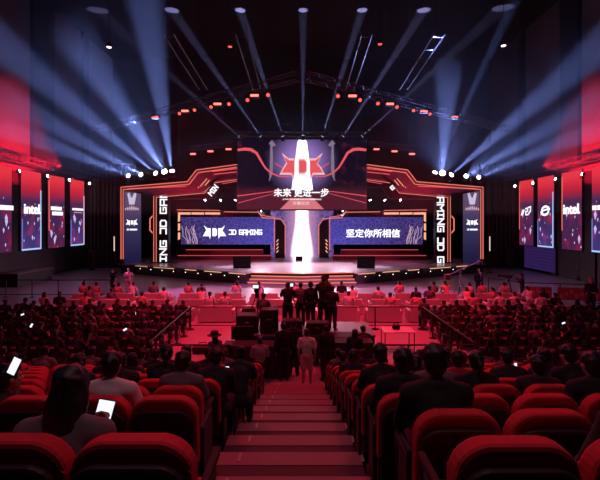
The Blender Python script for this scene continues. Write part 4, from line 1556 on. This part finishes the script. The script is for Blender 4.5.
occupied = {}
SPC = {-1: .52, 1: .55}
seat_list = []
for sx, rows, nm in ((-1, ROWS, 'left'), (1, ROWSR, 'right')):
    for i, Y in enumerate(rows):
        xe = (AL - .30) if sx < 0 else (.92 if i == 1 else .86)
        if sx < 0 and i < 2:
            xe = -.70 if i == 0 else -1.05
        k = 0
        while True:
            x = xe + sx * SPC[sx] * k
            if abs(x) > Y * .72 + .35 or k > 12:
                break
            lab = 'red theatre seat %s of the stairs, %s row from the camera, %s from the aisle' % (nm, ORD[i], ORD[k])
            copy_of('seat', make_theatre_seat, (x, Y, slope(Y)), 0, lab, 'red theatre seats')
            seat_list.append((sx, i, k, x, Y))
            k += 1

# printed words on two of the near backrests
def seat_at(sx, i, k):
    for q in seat_list:
        if q[:3] == (sx, i, k):
            return q


for sx, i, k in ((1, 1, 1), (1, 1, 0)):
    q = seat_at(sx, i, k)
    for o in [o for o in C.objects if o.get('category') == 'seat' and abs(o.location.x - q[3]) < .01 and abs(o.location.y - q[4]) < .01]:
        font_obj('printed_word', 'intel', .075, M_print, o, 0.02, -.262, .60, .02, .22, .004, False)

rnd = random.Random(21)
TOPS = [('tee', 'black'), ('tee', 'charcoal'), ('jacket', 'black'), ('jacket', 'navy'), ('tee', 'grey'), ('tee', 'navy'), ('jacket', 'charcoal'), ('tee', 'grey')]
HAIRN = {'short': 'short-haired', 'long': 'long-haired', 'bun': 'bun-haired', 'tail': 'ponytailed', 'cap': 'capped'}


def sit_on(sx, i, k, pose, hair, top, text, rz=0, dx=0, dy=-.02, sc=.90, dz=0, **kw):
    q = seat_at(sx, i, k)
    occupied[(sx, i, k)] = 1
    return person((q[3] + dx, q[4] + dy + .06, slope(q[4]) + dz), text, pose, hair, top, rz=rz, sc=sc, group=None, **kw)


# the people nearest the camera, one by one
sit_on(-1, 0, 1, 'sit_phone', 'long', ('jacket', 'grey'), 'long-haired person in grey jacket with bright phone, nearest on the left', dx=.11, dy=-.04, sc=.91, dz=-.09)
sit_on(-1, 1, 1, 'sit', 'short', ('tee', 'white'), 'short-haired person in white top with dark shoulder strap behind the long-haired person', dx=.02)
sit_on(-1, 3, 1, 'sit_lean', 'tail', ('jacket', 'black'), 'person with ponytail and black jacket leaning forward left of the stairs', dx=0)
sit_on(-1, 2, 0, 'sit', 'short', ('tee', 'grey'), 'short-haired person in pale grey tee on the left aisle seat', dx=0)
sit_on(-1, 3, 0, 'sit_phone', 'short', ('jacket', 'charcoal'), 'short-haired person with lit phone, further down beside the left aisle', dx=.15)
sit_on(-1, 4, 0, 'sit_lean', 'bun', ('tee', 'charcoal'), 'person in charcoal tee with hair bun leaning forward by the left aisle', dx=.3)
sit_on(-1, 1, 2, 'sit_turn', 'short', ('jacket', 'black'), 'dark-haired person at the left picture edge with face lit by a phone', rz=R(-75), dx=-.23, dy=-.1, dz=-.08)
sit_on(1, 2, 0, 'sit', 'short', ('jacket', 'black'), 'broad short-haired person in black on the right aisle seat', dx=.0, dy=.0, sc=.92)
sit_on(1, 1, 0, 'sit_phone', 'short', ('jacket', 'black'), 'dark-haired person in black with lit phone right of the aisle', dx=-.05, sc=.92)
sit_on(1, 3, 1, 'sit_phone', 'long', ('tee', 'grey'), 'long-haired person in grey tee with lit phone, third row right of the aisle')
sit_on(1, 3, 2, 'sit', 'tail', ('tee', 'black'), 'person with ponytail in black tee, third row right of the aisle', dx=-.12)
sit_on(1, 4, 2, 'sit', 'short', ('tee', 'red'), 'person in red tee, fourth row right of the aisle')
sit_on(1, 3, 4, 'sit_lean', 'short', ('jacket', 'black'), 'person in black jacket bent forward, third row right block', dx=-.1)
sit_on(1, 4, 3, 'sit_phone', 'short', ('jacket', 'charcoal'), 'short-haired person in charcoal jacket holding a dim phone, right block', dx=.12)
sit_on(1, 4, 4, 'sit_phone', 'bun', ('jacket', 'navy'), 'person with hair bun and navy jacket holding a bright phone, right block', dx=.05)
sit_on(1, 2, 3, 'sit', 'short', ('jacket', 'black'), 'short-haired person in black jacket sitting near the right picture edge', dx=-.05)
sit_on(1, 0, 0, 'sit', 'short', ('jacket', 'charcoal'), 'large dark hooded figure at the right picture edge, nearest the camera', dx=.70, dy=-.02)
# everybody else on the rake
for sx, i, k, x, Y in seat_list:
    if (sx, i, k) in occupied or i < 3 or (sx < 0 and i < 4 and k < 2):
        continue
    keep = .62 if i < 5 else .36
    if rnd.random() > keep:
        continue
    hair = rnd.choice(['short', 'short', 'short', 'long', 'tail', 'bun', 'cap'])
    top = rnd.choice(TOPS)
    nm = 'left' if sx < 0 else 'right'
    t = person((x + rnd.uniform(-.05, .05), Y + .03, slope(Y) - rnd.uniform(0, .03)),
               '%s person in %s, %s raked block, %s row, %s seat from the aisle' % (HAIRN[hair], top[1], nm, ORD[i], ORD[k]),
               rnd.choice(['sit', 'sit', 'sit_lean', 'sit_phone', 'sit_turn']), hair, top, rz=R(rnd.uniform(-12, 12)), group='audience on the raked seats', sc=rnd.uniform(.87, .92), brown=rnd.random() < .3)

# ------------------------------------------------------------------ rows of chairs on the flat floor at both sides
FY = [13.6, 14.7, 15.8, 16.9, 18.0, 19.1]
for sx, nm in ((-1, 'left'), (1, 'right')):
    for i, Y in enumerate(FY):
        k = 0
        x0 = 5.35 + (.25 if sx > 0 else 0)
        while True:
            x = sx * (x0 + .60 * k)
            if abs(x) > Y * .70 + .2 or k > 15:
                break
            pos = '%s floor block, %s row from the back, %s from the inner barrier' % (nm, ORD[i], ORD[k])
            copy_of('chair', make_chair, (x, Y, 0), R(rnd.uniform(-4, 4)), 'black chair, ' + pos, 'black chairs on the flat floor')
            if rnd.random() < (.50 if i == 0 else .86):
                hair = rnd.choice(['short', 'short', 'short', 'long', 'tail', 'bun', 'cap'])
                top = rnd.choice(TOPS[:7] + [('tee', 'black'), ('jacket', 'black'), ('tee', 'black'), ('jacket', 'charcoal')])
                person((x + rnd.uniform(-.10, .10), Y + rnd.uniform(.0, .14), 0), '%s person in %s, %s floor block, %s row, %s seat from the barrier' % (HAIRN[hair], top[1], nm, ORD[i], ORD[k]),
                       rnd.choice(['sit', 'sit', 'sit_lean', 'sit_phone', 'sit_turn', 'sit_turn']), hair, top, rz=R(rnd.uniform(-25, 25)), group='audience on the flat floor', sc=rnd.uniform(.92, 1.0), brown=rnd.random() < .3)
            k += 1

# ------------------------------------------------------------------ white sofas before the stage
SROW = [20.7, 22.5, 24.4]
for i, Y in enumerate(SROW):
    for k in range(13):
        x = -12.0 + 2.0 * k + (.35 if i == 1 else -.1)
        side = 'left' if x < 0 else 'right'
        pos = '%s row from the back, %s from the left' % (ORD[i], ORD[k])
        copy_of('sofa', make_sofa, (x, Y, 0), R(rnd.uniform(-3, 3)), 'white two-seat sofa, ' + pos, 'white sofas before the stage')
        for h in (-.36, .36):
            if rnd.random() < (.55 if abs(x) < 6 else .72):
                hair = rnd.choice(['short', 'short', 'short', 'long', 'tail'])
                top = rnd.choice([('tee', 'white'), ('tee', 'white'), ('tee', 'pink'), ('tee', 'black'), ('jacket', 'black'), ('tee', 'grey'), ('tee', 'pink')])
                person((x + h, Y + .16, .02), '%s guest in %s, %s half of sofa, %s row, %s sofa from the left' % (HAIRN[hair], top[1], 'left' if h < 0 else 'right', ORD[i], ORD[k]),
                       rnd.choice(['sit', 'sit', 'sit_lean', 'sit_turn']), hair, top, rz=R(rnd.uniform(-15, 15)), group='guests on the white sofas', sc=rnd.uniform(.95, 1.04))
# ------------------------------------------------------------------ barriers
M_post = mat('barrier_black', (.015, .013, .015), .45, .3)


def barrier(name, pts, label, h=1.0, every=1.3, low=False, group=None, belt=False):
    pts = [Vector((a, b, 0)) for a, b in pts]
    t = thing(name, label, 'barrier', pts[0], 0, group)
    for a, b in zip(pts, pts[1:]):
        L = (b - a).length
        n = max(1, round(L / every))
        G().bar(a + Vector((0, 0, h)), b + Vector((0, 0, h)), .03, 6).build('rail', M_post, t, True)
        if low:
            G().bar(a + Vector((0, 0, .18)), b + Vector((0, 0, .18)), .022, 6).build('rail', M_post, t, True)
        for i in range(n + 1):
            if i == 0 and a != pts[0]:
                continue
            q = a.lerp(b, i / n)
            p_ = G().lathe([(.16, 0), (.16, .02), (.04, .05), (.028, .08), (.028, h), (.001, h + .02)], 10, Matrix.Translation(q)).build('post', M_post, t, True)
    return t


barrier('barrier', [(-4.75, 13.4), (-4.95, 19.0)], 'black post barrier running towards the stage beside the left floor block', 1.0, 1.1)
barrier('barrier', [(-4.95, 19.1), (5.3, 19.1)], 'black rail barrier crossing behind the white sofas', 1.0, 2.05, True)
barrier('barrier', [(5.35, 13.4), (5.35, 19.0)], 'black post barrier running towards the stage beside the right floor block', 1.0, 1.4)
barrier('barrier', [(-4.6, 13.1), (-2.2, 13.1)], 'black rail across the foot of the left seats', 1.0, 1.2, False)
barrier('barrier', [(2.2, 13.1), (5.3, 13.1)], 'black rail across the foot of the right seats', 1.0, 1.0, False)
barrier('crowd_fence', [(-23.0 + .8, 27.4), (-12.2, 27.4)], 'thin black fence between the left sofas and the side aisle', 1.1, 1.6, True)
barrier('crowd_fence', [(12.4, 28.6), (13.4, 26.2), (21.5, 24.2)], 'thin black fence between the right sofas and the side aisle', 1.1, 1.9, True)

# red-and-white boards leaning along the right fence
for k in range(4):
    x = 14.1 + k * 1.75
    y = 26.0 - .247 * (x - 13.4)
    t = thing('fence_board', 'red board with pale block pattern on the right fence, %s from the left' % ORD[k], 'board', (x, y - .12, .18), R(-13.8), 'boards on the right fence')
    G().rbox((0, 0, .38), (1.5, .04, .74), .01, 1).build('panel', mat('fence_red', (.50, .06, .09), .6), t)
    g = G()
    for q in range(5):
        g.box((-.55 + q * .27, -.025, .38 + .12 * ((q * 7) % 3 - 1)), (.18, .012, .22))
    g.build('pattern', mat('fence_pale', (.62, .36, .40), .6), t)

# ------------------------------------------------------------------ camera platform and crew in the middle
t = thing('camera_platform', 'black camera riser in the middle of the hall with violet-lit top', 'platform', (0.1, 15.6, 0))
PX0, PX1, PY0, PY1, PZ = -2.35, 2.55, 14.9, 17.0, .82
G().span((PX0, PY0, PZ - .06), (PX1, PY1, PZ)).build('deck', mat('platform_deck', (.075, .06, .095), .5), t, True)
G().span((PX0 + .03, PY0 + .03, 0.001), (PX1 - .03, PY1 - .03, PZ - .061)).build('skirt', M_black, t, True)
for k, (x, z, w_, h_, m_) in enumerate([(-.55, 0, .6, .75, M_black), (.2, 0, .7, .62, M_black)]):
    t = thing('flight_case', 'black flight case on the floor before the camera riser, %s from the left' % ORD[k], 'case', (x, 14.45, 0), 0, 'flight cases before the camera riser')
    G().rbox((0, 0, h_ / 2 + .06), (w_, .6, h_), .02, 1).build('box', m_, t)
    for dx in (-1, 1):
        G().bar((dx * (w_ / 2 + .005), -.305, .07), (dx * (w_ / 2 + .005), -.305, h_ + .05), .014, 6).build('corner_trim', M_truss, t)
        G().lathe([(.05, 0), (.05, .05)], 10, Matrix.Translation((dx * w_ * .35, 0, .005))).build('caster', M_seatleg, t)
    G().bar((-.09, -.33, h_ * .55), (.09, -.33, h_ * .55), .014, 6).build('handle', M_truss, t)


def camera_rig(loc, hh, label, rz=0, lit=True):
    t = thing('video_camera', label, 'camera', loc, rz)
    for a in (90, 210, 330):
        G().bar((.05 * math.cos(R(a)), .05 * math.sin(R(a)), hh - .15), (.45 * math.cos(R(a)), .45 * math.sin(R(a)), 0), .022, 6).build('tripod_leg', M_seatleg, t)
    G().lathe([(.07, hh - .2), (.08, hh - .08), (.05, hh - .02)], 10).build('tripod_head', M_seatleg, t)
    G().rbox((0, .02, hh + .11), (.15, .42, .22), .02, 1).build('camera_body', M_black, t)
    G().bar((0, .22, hh + .12), (0, .62, hh + .12), .07, 12, .09).build('lens', M_lampbody, t)
    G().rbox((-.02, -.24, hh + .26), (.26, .05, .16), .01, 1).build('viewfinder', M_black, t)
    if lit:
        G().rbox((-.02, -.268, hh + .26), (.22, .006, .12), .003, 1).build('viewfinder_screen', emit('finder_glow', (.85, .9, 1), 1.1), t)
    G().bar((.08, -.1, hh + .03), (.16, -.55, hh - .12), .014, 6).build('pan_handle', M_seatleg, t)
    return t


camera_rig((-1.72, 16.4, PZ), 1.25, 'video camera with bright viewfinder on tripod at left of the riser')
camera_rig((-.42, 16.5, PZ), 1.30, 'video camera with bright viewfinder used by the operator in the middle')
camera_rig((.92, 16.55, PZ), 1.62, 'tall dark video camera on tripod right of the middle of the riser', 0, False)
person((-.52, 15.75, PZ), 'operator in black standing behind the middle video camera', 'stand_camera', 'short', ('jacket', 'black'))
person((.32, 15.9, PZ), 'crew member in black seen from behind between the two tall cameras', 'stand', 'short', ('jacket', 'black'), rz=R(20))
person((.80, 15.85, PZ), 'tallest operator in black standing at the tall camera', 'stand_camera', 'cap', ('jacket', 'black'), sc=1.13, capcol='charcoal')
person((1.10, 15.6, PZ), 'crew member in charcoal close behind the tallest operator', 'stand_hold', 'short', ('tee', 'charcoal'), rz=R(-25), sc=.94)
person((-.05, 16.3, PZ), 'slim crew member in grey tee beside the middle camera', 'stand_hold', 'short', ('tee', 'grey'), sc=.95)
for k, (x, y, w_, d_, h_) in enumerate([(-1.95, 15.5, .75, .6, .62), (-1.15, 15.35, .6, .55, .85), (-.35, 15.2, .7, .5, .5), (.55, 15.2, .8, .5, .42)]):
    t = thing('equipment_case', 'black equipment case on the front edge of the riser, %s from the left' % ORD[k], 'case', (x, y, PZ), 0, 'equipment cases on the riser')
    G().rbox((0, 0, h_ / 2), (w_, d_, h_ - .002), .02, 1).build('box', M_black, t)
    for dx in (-1, 1):
        G().bar((dx * w_ / 2, -d_ / 2, .02), (dx * w_ / 2, -d_ / 2, h_ - .02), .012, 6).build('corner_trim', M_seatleg, t)
    G().bar((-.08, -d_ / 2 - .03, h_ * .6), (.08, -d_ / 2 - .03, h_ * .6), .012, 6).build('handle', M_truss, t)
person((-1.45, 16.3, PZ - .1), 'technician in grey tee sitting on the riser beside the left video camera', 'sit', 'short', ('tee', 'grey'), rz=R(-10))
t = thing('stool', 'low black stool on the riser under the technician in grey', 'stool', (-1.45, 16.27, PZ))
G().lathe([(.20, .30), (.21, .33), (.19, .355), (.001, .36)], 16).build('seat', M_chair, t)
for a in (45, 135, 225, 315):
    G().bar((.15 * math.cos(R(a)), .15 * math.sin(R(a)), .31), (.19 * math.cos(R(a)), .19 * math.sin(R(a)), 0), .015, 6).build('leg', M_seatleg, t)
# desk with monitor at the left of the riser
t = thing('control_desk', 'dark control desk at the left front of the riser', 'desk', (-1.75, 14.06, 0))
G().rbox((0, 0, .76), (1.6, .7, .05), .01, 1).build('desktop', M_black, t)
for dx in (-.72, .72):
    for dy in (-.28, .28):
        G().bar((dx, dy, 0), (dx, dy, .74), .025, 6).build('leg', M_seatleg, t)
G().rbox((0, -.33, .45), (1.55, .02, .56), .005, 1).build('front_panel', M_black, t)
t = thing('monitor', 'black monitor seen from behind on the control desk', 'monitor', (-1.95, 14.1, .786))
G().rbox((0, 0, .33), (.74, .05, .44), .012, 1).build('housing', M_black, t)
G().box((0, .03, .33), (.68, .01, .38)).build('screen', emit('desk_screen', (.10, .10, .14), 1.0), t)
G().lathe([(.14, 0), (.14, .012), (.03, .02), (.03, .14)], 12).build('stand', M_seatleg, t)
tc = lambda x, y: (x, y, 0)
# crew and others on the floor before the riser
person((-1.25, 12.75, 0), 'seated person in pale striped top before the control desk', 'sit', 'short', ('tee', 'stripe'), rz=R(8))
person((-2.55, 12.6, 0), 'person with wide-brimmed hat and grey top standing left of the control desk', 'stand_hold', 'long', ('tee', 'grey'), rz=R(35), sc=.86)
for nm_, (x, y) in {'before the control desk': (-1.25, 12.72)}.items():
    t = thing('stool', 'low black stool ' + nm_, 'stool', (x, y, 0))
    G().lathe([(.20, .40), (.21, .43), (.19, .455), (.001, .46)], 16).build('seat', M_chair, t)
    for a in (45, 135, 225, 315):
        G().bar((.15 * math.cos(R(a)), .15 * math.sin(R(a)), .41), (.19 * math.cos(R(a)), .19 * math.sin(R(a)), 0), .015, 6).build('leg', M_seatleg, t)
# hat on the standing person
t = thing('hat', 'dark wide-brimmed hat worn by the person left of the control desk', 'hat', (-2.57, 12.62, 1.42), R(35))
G().lathe([(.21, 0), (.215, .008), (.12, .025), (.115, .10), (.09, .13), (.001, .135)], 20).build('crown', M_chair, t)
# man in white at the foot of the stairs
person((.14, 12.35, 0), 'man in white tee and pale shorts standing at the foot of the stairs', 'stand', 'short', ('tee', 'white'), ('shorts', 'pink'), rz=R(-6), sc=.97, shoes=M_shoew)
person((-.55, 12.9, 0), 'person in black standing in the dark left of the man in white', 'stand', 'short', ('jacket', 'black'), rz=R(15), sc=1.0)
person((-.25, 13.3, 0), 'second person in black standing by the flight cases', 'stand_hold', 'cap', ('jacket', 'black'), rz=R(-15), sc=.98)
person((.72, 12.85, 0), 'person in black standing right of the man in white', 'stand_hold', 'short', ('jacket', 'black'), rz=R(25), sc=.96)
person((1.55, 12.6, 0), 'person in black with long hair standing by the right seats', 'stand', 'long', ('jacket', 'black'), rz=R(-20), sc=.93)
person((2.0, 13.9, 0), 'seated person in black below the riser at right', 'sit_lean', 'short', ('jacket', 'black'))
t = thing('flight_case', 'tall black case standing in the dark right of the man in white', 'case', (1.35, 14.2, 0))
G().rbox((0, 0, .55), (1.3, .7, .98), .02, 1).build('box', M_black, t)
for dx in (-.65, .65):
    G().bar((dx, -.355, .07), (dx, -.355, 1.02), .014, 6).build('corner_trim', M_truss, t)
for dx in (-.5, .5):
    G().lathe([(.05, 0), (.05, .06)], 10, Matrix.Translation((dx, 0, 0))).build('caster', M_seatleg, t)
person((-7.0, 14.15, 0), 'person in dark tee standing among the chairs at the back of the left floor block', 'stand', 'short', ('tee', 'charcoal'), rz=R(120))
for nm_, x0, x1, y_, h_ in (('left', -2.15, -.5, 13.35, .98), ('right', .62, 2.2, 13.45, 1.05)):
    t = thing('draped_desk', 'black cloth covered desk at the foot of the %s seats' % nm_, 'desk', ((x0 + x1) / 2, y_, 0))
    w_ = x1 - x0
    G().rbox((0, 0, h_ - .02), (w_, .62, .04), .01, 1).build('desktop', M_black, t)
    g = G()
    n_ = 36
    fr = [Vector((-w_ / 2 + w_ * i / n_, -.32 + .018 * math.sin(i * 1.7), .004)) for i in range(n_ + 1)]
    g.prism(fr + [Vector((p.x, p.y + .02, p.z)) for p in fr[::-1]], (0, 0, h_ - .05))
    g.build('cloth', mat('black_drape', (.045, .018, .022), .95), t)
    for dx in (-w_ / 2 + .06, w_ / 2 - .06):
        G().bar((dx, .2, 0), (dx, .2, h_ - .04), .025, 6).build('leg', M_seatleg, t)
# small table with a dark bag, things on the red floor
t = thing('side_table', 'small white-topped table standing on the red floor right of the riser', 'table', (3.55, 16.0, 0))
G().rbox((0, 0, .74), (1.15, .85, .04), .01, 1).build('tabletop', M_white_sofa, t)
for dx in (-.53, .53):
    for dy in (-.38, .38):
        G().bar((dx, dy, 0), (dx, dy, .72), .018, 6).build('leg', M_seatleg, t)
t = thing('bag', 'small dark bag lying on the white-topped table', 'bag', (3.5, 16.0, .762))
G().rbox((0, 0, .09), (.28, .18, .18), .05, 3).build('body', M_black, t)
G().tube([(-.08, 0, .17), (-.06, 0, .26), (.06, 0, .26), (.08, 0, .17)], .012, 6).build('handle', M_black, t)
t = thing('bag', 'dark duffel bag lying on the red floor beside the left barrier', 'bag', (-3.6, 15.6, 0))
G().rbox((0, 0, .14), (.75, .36, .27), .09, 3).build('body', M_black, t)
G().tube([(-.16, 0, .26), (-.12, 0, .38), (.12, 0, .38), (.16, 0, .26)], .014, 6).build('handle', M_black, t)
# black placard behind the sofas
t = thing('placard', 'black notice board on the barrier behind the white sofas', 'board', (-2.35, 18.95, .25))
G().rbox((0, 0, .36), (.62, .03, .70), .01, 1).build('board', M_black, t)
G().box((0, -.02, .42), (.46, .006, .03)).build('line', mat('dim_print', (.14, .06, .07), .6), t)
G().box((0, -.02, .34), (.34, .006, .03)).build('line', mat('dim_print', (.14, .06, .07), .6), t)
# people standing further off
person((-12.4, 28.2, 0), 'guard in black with pale print standing at the left end of the fence', 'stand', 'short', ('tee', 'black'), rz=R(150))
person((-11.5, 28.5, 0), 'person in pale pink standing beside the guard on the left', 'stand', 'short', ('tee', 'pink'), ('trousers', 'pink'), rz=R(190))
person((11.7, 28.5, 0), 'person in black standing alone near the right stage end', 'stand', 'short', ('jacket', 'black'), rz=R(180))
person((13.1, 25.6, 0), 'operator in black standing by the tripod right of the sofas', 'stand_camera', 'short', ('jacket', 'black'), rz=R(60))
camera_rig((12.6, 26.2, 0), 1.35, 'video camera on tripod standing right of the white sofas', R(60), False)
person((14.65, 21.8, 0), 'steward in dark clothes and red cap standing at the right edge', 'stand_hold', 'cap', ('jacket', 'black'), rz=R(170), capcol='red', sc=1.12)
t = thing('camera_crane', 'red-lit camera crane standing before the right end of the stage', 'crane', (10.6, 28.8, 0))
for a in (0, 120, 240):
    G().bar((0, 0, .75), (.6 * math.cos(R(a)), .6 * math.sin(R(a)), 0), .04, 6).build('leg', M_truss, t)
G().bar((0, 0, .7), (0, 0, 1.5), .06, 8).build('column', M_truss, t)
G().bar((-.9, -.2, 1.25), (1.5, .5, 2.15), .05, 6).build('arm', M_truss, t)
G().rbox((-.95, -.2, 1.15), (.36, .3, .36), .03, 1).build('counterweight', mat('red_cabinet', (.16, .02, .02), .5), t)
G().rbox((1.55, .52, 2.0), (.2, .3, .22), .02, 1).build('camera_head', M_black, t)

# ------------------------------------------------------------------ phones
def PH(x, y, Y, rz, tilt, label, sc=1.0):
    phone(P(x, y, Y), rz, tilt, label, sc)


PH(103, 417, 2.42, R(10), (-8, 14), 'bright phone held by the long-haired person at front left', 1.25)
PH(14.5, 366, 3.02, R(0), (-5, 24), 'tilted glowing phone held up at the far left', .8)
PH(227, 371, 5.55, R(0), (-5, 0), 'glowing phone between heads left of the stairs', .8)
PH(426.5, 396, 2.95, R(12), (-8, -14), 'narrow bright phone held by the person in black right of the aisle', .75)
PH(477.5, 378, 4.9, R(0), (-5, 5), 'glowing phone held in the third row right of the aisle', .7)
PH(543, 367, 5.78, R(0), (-5, 8), 'glowing phone near the right block of red seats', .65)
PH(515.5, 366, 5.78, R(0), (-5, 0), 'dim glowing phone left of the phone in the right block', .55)
PH(136.5, 314, 17.4, 0, (-5, 0), 'tiny bright phone among the left floor audience near the barrier', 1.1)
PH(31.5, 325.5, 15.2, 0, (-5, 30), 'tiny bright phone low among the left floor audience', 1.0)
PH(22.5, 314.5, 17.2, 0, (-5, 70), 'tiny bright phone at the far left of the floor audience', .9)
PH(563.5, 323, 15.2, 0, (-5, 70), 'tiny bright phone at the right of the floor audience', .9)
PH(125, 329.5, 14.6, 0, (-40, 60), 'tiny lit phone lying low in the left floor audience', .9)
PH(498, 343, 13.95, 0, (-30, 85), 'tiny lit phone held flat in the right floor audience', 1.1)
# glow of the phone on the face at the left edge
